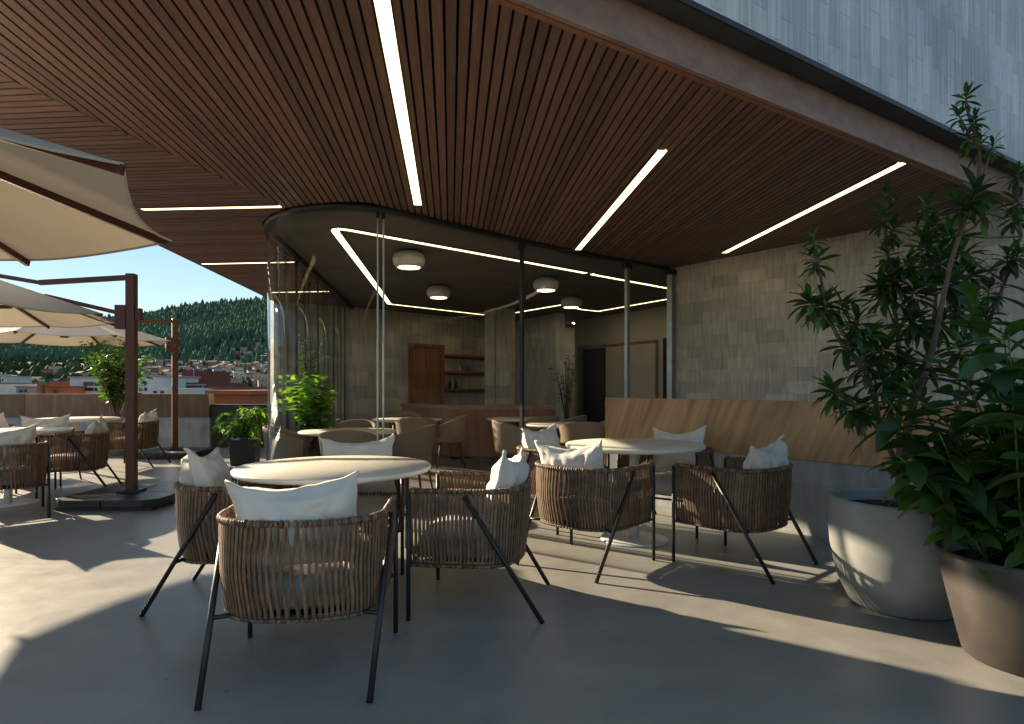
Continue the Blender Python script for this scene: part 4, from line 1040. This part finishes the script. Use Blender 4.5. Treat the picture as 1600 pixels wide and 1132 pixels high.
FIG = [leaf_mesh("leaf", .2, .12, M['leaf_l'], .25, .2, peak=.6), leaf_mesh("leaf", .17, .11, M['leaf_l'], .1, .2, peak=.62), leaf_mesh("leaf", .18, .11, M['leaf_f'], .4, .2, peak=.58)]
DK = [leaf_mesh("leaf", .11, .045, M['leaf_d'], .3, .2, nseg=4), leaf_mesh("leaf", .12, .05, M['leaf_m'], .2, .2, nseg=4)]
YG = [leaf_mesh("leaf", .12, .065, M['leaf_f'], .2, .2, nseg=4), leaf_mesh("leaf", .1, .045, M['leaf_m'], .3, .2, nseg=4)]
bush("fiddle_leaf_fig", "bright yellow green fig plant with big leaves just inside the glass corner", (-2.50, 7.95), 1.1, .26, FIG, 20, 16, 31, .2, .4, .3)
bush("dark_shrub", "tall dark green shrub behind the bright fig plant", (-3.42, 10.6), 1.8, .27, DK, 18, 34, 33, .22, .42, .2)
bush("potted_tree", "loose leafed potted tree in front of the parapet, left of the near umbrella mast", (-6.75, 10.75), 1.55, .55, YG, 30, 44, 35, .24, .62, .3, 'potwhite')
bush("indoor_plant", "dark slender plant at the end of the indoor corridor", (1.22, 14.2), 1.75, .3, DK, 10, 16, 37, .2, .4, .35)

# ------------------------------------------------------------------ hills, town and buildings beyond the parapet
def hz(x, y):
    """terrain height"""
    D = math.hypot(x, y)
    if D < 420: base = -13.0
    elif D < 1100: base = -13 + (D - 420) / 680 * 50
    else: base = 37 + (D - 1100) / 800 * 185
    if D > 1900: base = 222 - (D - 1900) * 0.12
    b = x / max(y, 1.0)                       # bearing
    k = 1.0
    if D > 1000:
        k = 0.74 + 1.6 * max(-.12, min(.35, (b + 0.62)))
        base = 37 + (base - 37) * k + noise.noise(Vector((x / 260, y / 260, 1))) * 20 * min(1, (D - 1000) / 300)
    elif D > 420: base += noise.noise(Vector((x / 120, y / 120, 5))) * 6 * min(1, (D - 420) / 200)
    return base
m_ = MB(); nu, nv = 90, 90; xs = [(-2900 + 4400 * i / nu) for i in range(nu + 1)]; ys = [60 + 3000 * (j / nv) ** 1.15 for j in range(nv + 1)]
m_.grid(lambda u, v: (lambda x, y: (x, y, hz(x, y)))(-2900 + 4400 * u, 60 + 3000 * v ** 1.15), nu, nv, True)
M['hill'] = simple("scrub covered slope", (0.035, 0.055, 0.026), (0.05, 0.048, 0.03), 0.02, 0.95, bs=0)
structure(m_.build("hillside", M['hill']))
m_ = MB(); m_.box((0, 0, -13.3), (16000, 16000, 0.2)); M['cityground'] = simple("valley ground", (0.07, 0.075, 0.05), (0.10, 0.09, 0.08), 0.03, 0.95, bs=0); structure(m_.build("valley_ground", M['cityground']))

def fmat(name, c1, c2):
    m, nt, b = new_mat(name, 0.9, spec=0.1)
    g = N(nt, "ShaderNodeNewGeometry"); c = ramp(nt, g.outputs["Random Per Island"], [(0, c1), (1, c2)]); nt.links.new(c, b.inputs["Base Color"]); return m
M['pine'] = fmat("hazed pine foliage", (0.055, 0.105, 0.066), (0.095, 0.165, 0.088))  # light distance haze put into the colour: foliage made paler
rng = random.Random(77); m_ = MB(); cnt = 0
def tree_cone(m_, x, y, z, h, w, rng):
    b = len(m_.v); n = 5; a0 = rng.uniform(0, 6)
    for (zz, rr) in ((0.08, .8), (0.35, 1.0), (0.7, .6)):
        for k in range(n):
            a = a0 + k * 6.283 / n; q = rr * w / 2 * rng.uniform(.75, 1.2); m_.v.append((x + q * math.cos(a), y + q * math.sin(a), z + zz * h))
    m_.v.append((x + rng.uniform(-.05, .05) * w, y, z + h)); top = b + 3 * n
    for l in range(2):
        for k in range(n): m_.face((b + l * n + k, b + l * n + (k + 1) % n, b + (l + 1) * n + (k + 1) % n, b + (l + 1) * n + k))
    for k in range(n): m_.face((b + 2 * n + k, b + 2 * n + (k + 1) % n, top))
while cnt < 12500:
    D = rng.uniform(1060, 1960) if cnt > 400 else rng.uniform(1880, 1960); b = rng.uniform(-.93, -.36); y = D / math.sqrt(1 + b * b); x = b * y
    town = (b > -.62 and D < 1060 + 260 * max(0, min(1, (b + .62) * 5)) + noise.noise(Vector((x / 90, y / 90, 2))) * 140)
    if town and rng.random() > .22: cnt += 1; continue
    h = rng.uniform(11, 21) * (1.0 if D < 1850 or rng.random() < .85 else 1.35); tree_cone(m_, x, y, hz(x, y) - 1, h, h * rng.uniform(.34, .5), rng); cnt += 1
o = m_.build("pine_forest", M['pine'], kind="stuff"); tag(o, "dense dark pine forest covering the hillside", "forest")
m_ = MB()
for i in range(2600):
    D = rng.uniform(330, 1150); b = rng.uniform(-.95, -.34); y = D / math.sqrt(1 + b * b); x = b * y; h = rng.uniform(5, 10) * (1 if D > 500 else .8)
    if D < 700 and rng.random() < .4: continue
    if b > -.6 and rng.random() < .65: continue
    tree_cone(m_, x, y, hz(x, y) - 1, h, h * rng.uniform(.8, 1.2), rng)
M['broad'] = fmat("town tree foliage", (0.02, 0.04, 0.018), (0.07, 0.10, 0.035))
o = m_.build("town_trees", M['broad'], kind="stuff"); tag(o, "green trees scattered between the houses in the valley", "trees")

# hillside houses
WC = [simple("white house wall", (.62, .60, .56), rough=.8, bs=0), simple("pink house wall", (.50, .33, .27), rough=.8, bs=0), simple("cream house wall", (.55, .47, .35), rough=.8, bs=0), simple("grey house wall", (.36, .36, .37), rough=.8, bs=0), simple("brick house wall", (.38, .17, .11), rough=.8, bs=0)]
RC = [simple("clay roof", (.30, .12, .08), rough=.85, bs=0), simple("grey sheet roof", (.33, .33, .34), rough=.6, bs=0), simple("rust roof", (.22, .10, .075), rough=.85, bs=0)]
win = simple("dark window pane", (.03, .035, .045), rough=.2, bs=0)
HN = ["white", "pink", "cream", "grey", "brick"]
def house_proto(i):
    rg = random.Random(100 + i); w, d, h = rg.uniform(7, 11), rg.uniform(7, 9), rg.uniform(4, 8)
    t = thing("hillside_house", "small %s walled house among the houses climbing the far hillside" % HN[i % 5], "house", (0, 0, 0), 0, "houses climbing the far hillside, " + HN[i % 5])
    q = MB(); q.box((0, 0, h / 2 - 2), (w, d, h + 4)); q.build("wall", WC[i % 5], t)
    q = MB()
    if i % 2: q.box((0, 0, h + .2), (w + .6, d + .6, .35))
    else:
        b = 0; q.v += [(-w / 2 - .4, -d / 2 - .4, h + .01), (w / 2 + .4, -d / 2 - .4, h + .01), (w / 2 + .4, d / 2 + .4, h + .01), (-w / 2 - .4, d / 2 + .4, h + .01), (-w / 2 - .4, 0, h + 1.8), (w / 2 + .4, 0, h + 1.8)]
        for f in ((0, 1, 5, 4), (2, 3, 4, 5), (0, 4, 3), (1, 2, 5), (3, 2, 1, 0)): q.face(f)
    q.build("roof", RC[i % 3], t)
    for k in range(2):
        q = MB(); q.box(((-.25 + .5 * k) * w, -d / 2 - .03, h * .55), (1.3, .1, 1.4)); q.build("window", win, t)
    register(t); return t
HP = [house_proto(i) for i in range(10)]
placed = 0; rng = random.Random(42); firsts = set(); tries = 0; spots_h = []
while placed < 250 and tries < 6000:
    tries += 1
    if placed < 215:
        b = rng.uniform(-.60, -.36); D = rng.uniform(560, 1290); lim = 1060 + 260 * max(0, min(1, (b + .62) * 5))
        if D > lim: continue
    else: b = rng.uniform(-.85, -.6); D = rng.uniform(420, 800)
    y = D / math.sqrt(1 + b * b); x = b * y
    if any((x - u) ** 2 + (y - v) ** 2 < 130 for u, v in spots_h): continue
    spots_h.append((x, y)); i = rng.randrange(10); rz = rng.uniform(-.5, .9); z = hz(x, y)
    if i not in firsts:
        firsts.add(i); HP[i].location = (x, y, z); HP[i].rotation_euler = (0, 0, rz)
    else: dup(HP[i], (x, y, z), rz)
    placed += 1
# nearer town buildings (tops seen above the parapet)
def bx(px0, px1, pytop, D, mat, label, parts=(), depth=14, name="town_building", rz=0.0, bottom=-13.2, roofm=None, cat="building"):
    x0, x1 = (px0 - 800) * D / 985.0, (px1 - 800) * D / 985.0; zt = 1.165 + (605 - pytop) * D / 985.0; cx = (x0 + x1) / 2
    t = thing(name, label, cat, (cx, D + depth / 2, bottom)); q = MB(); hgt = zt - bottom; q.box((0, 0, hgt / 2), (x1 - x0, depth, hgt)); q.build("wall", mat, t)
    if roofm: q = MB(); q.box((0, 0, hgt + .12), (x1 - x0 + .5, depth + .5, .22)); q.build("roof", roofm, t)
    for (a, b_, ya, yb, m2, nm) in parts:
        xa, xb = (a - 800) * D / 985.0 - cx, (b_ - 800) * D / 985.0 - cx; za, zb = 1.165 + (605 - yb) * D / 985.0 - bottom, 1.165 + (605 - ya) * D / 985.0 - bottom
        q = MB(); q.box(((xa + xb) / 2, -depth / 2 - .04, (za + zb) / 2), (xb - xa, .14, zb - za)); q.build(nm, m2, t)
    return t
red = simple("dark red render", (.20, .05, .035), (.16, .04, .03), .6, .85, bs=0); red2 = simple("terracotta render", (.42, .12, .05), (.35, .10, .045), .5, .85, bs=0); wh = simple("white render", (.66, .65, .62), (.55, .54, .52), .4, .8, bs=0); dk = win
gr = WC[3]; pk = WC[1]
bx(109, 158, 591, 95, wh, "white cubic building with a dark window band, left of the potted tree", [(131, 146, 597, 603, dk, "window"), (131, 146, 606, 611, dk, "window"), (148, 157, 597, 603, dk, "window"), (148, 157, 606, 611, dk, "window")], roofm=gr)
bx(204, 234, 589, 90, wh, "plain white building between the two umbrella masts", [(224, 229, 596, 602, dk, "window"), (218, 222, 606, 611, dk, "window"), (226, 230, 606, 611, dk, "window")], roofm=gr)
bx(234, 262, 607, 80, wh, "low white annex beside the dark red building", [(240, 245, 611, 615, dk, "window"), (251, 256, 611, 615, dk, "window")])
bx(246, 330, 598, 100, red, "wide dark red building behind the far umbrella mast", [(262, 322, 600.5, 602.5, gr, "ledge"), (316, 318, 602.6, 617, gr, "pipe"), (268, 276, 606, 613, dk, "window"), (290, 298, 606, 613, dk, "window")])
bx(246, 270, 589, 112, red, "small dark red block rising left behind the wide red building", [(254, 260, 592, 597, dk, "window")])
bx(284, 304, 579, 110, red, "tallest dark red block on the wide red building", [(302.5, 303.8, 579.5, 598, pk, "pipe")])
bx(305, 312, 585, 116, red, "narrow red tower beside the tallest red block")
bx(318, 328, 590, 118, pk, "small pink chimney block right of the red building", [(321, 324, 594, 599, dk, "window")])
bx(331, 388, 617, 34, red2, "orange terracotta block seen above the charcoal wall", roofm=red2)
bx(388.5, 412, 616.5, 38, red, "dark red block beside the orange terracotta block", roofm=red)
bx(332, 345, 608, 60, pk, "small pink house above the orange block", [(336, 340, 611, 615, dk, "window")], roofm=RC[2])
bx(58, 80, 599.5, 110, red2, "orange house at the left with a dark opening", [(66, 70, 602, 616, dk, "doorway")], roofm=RC[0])
bx(80, 104, 597.5, 125, wh, "pale house with a wide red roof at the left", [(84, 90, 602, 606, dk, "window"), (94, 100, 602, 606, dk, "window")], roofm=RC[0])
bx(76, 96, 606, 90, red2, "low orange house in front of the red roofed one", [(84, 88, 609, 614, dk, "window")], roofm=RC[2])
bx(25, 46, 605, 120, gr, "grey shed roofed building at the far left", [(30, 35, 609, 613, dk, "window"), (38, 42, 609, 613, dk, "window")], roofm=RC[1])
bx(-12, 15, 602, 130, pk, "pink house at the left edge of the frame", [(3, 7, 606, 611, dk, "window")], roofm=RC[0])
bx(1, 9, 588, 260, wh, "distant white block at the left edge above the pink house", [(3, 5, 592, 596, dk, "window")], roofm=gr)
bx(-60, -15, 600, 120, wh, "white house just beyond the left edge of the frame", roofm=RC[0])
bx(162, 200, 602, 120, wh, "white building behind the potted tree", [(170, 176, 606, 611, dk, "window"), (184, 190, 606, 611, dk, "window")], roofm=gr)
print("objects", len(bpy.data.objects))
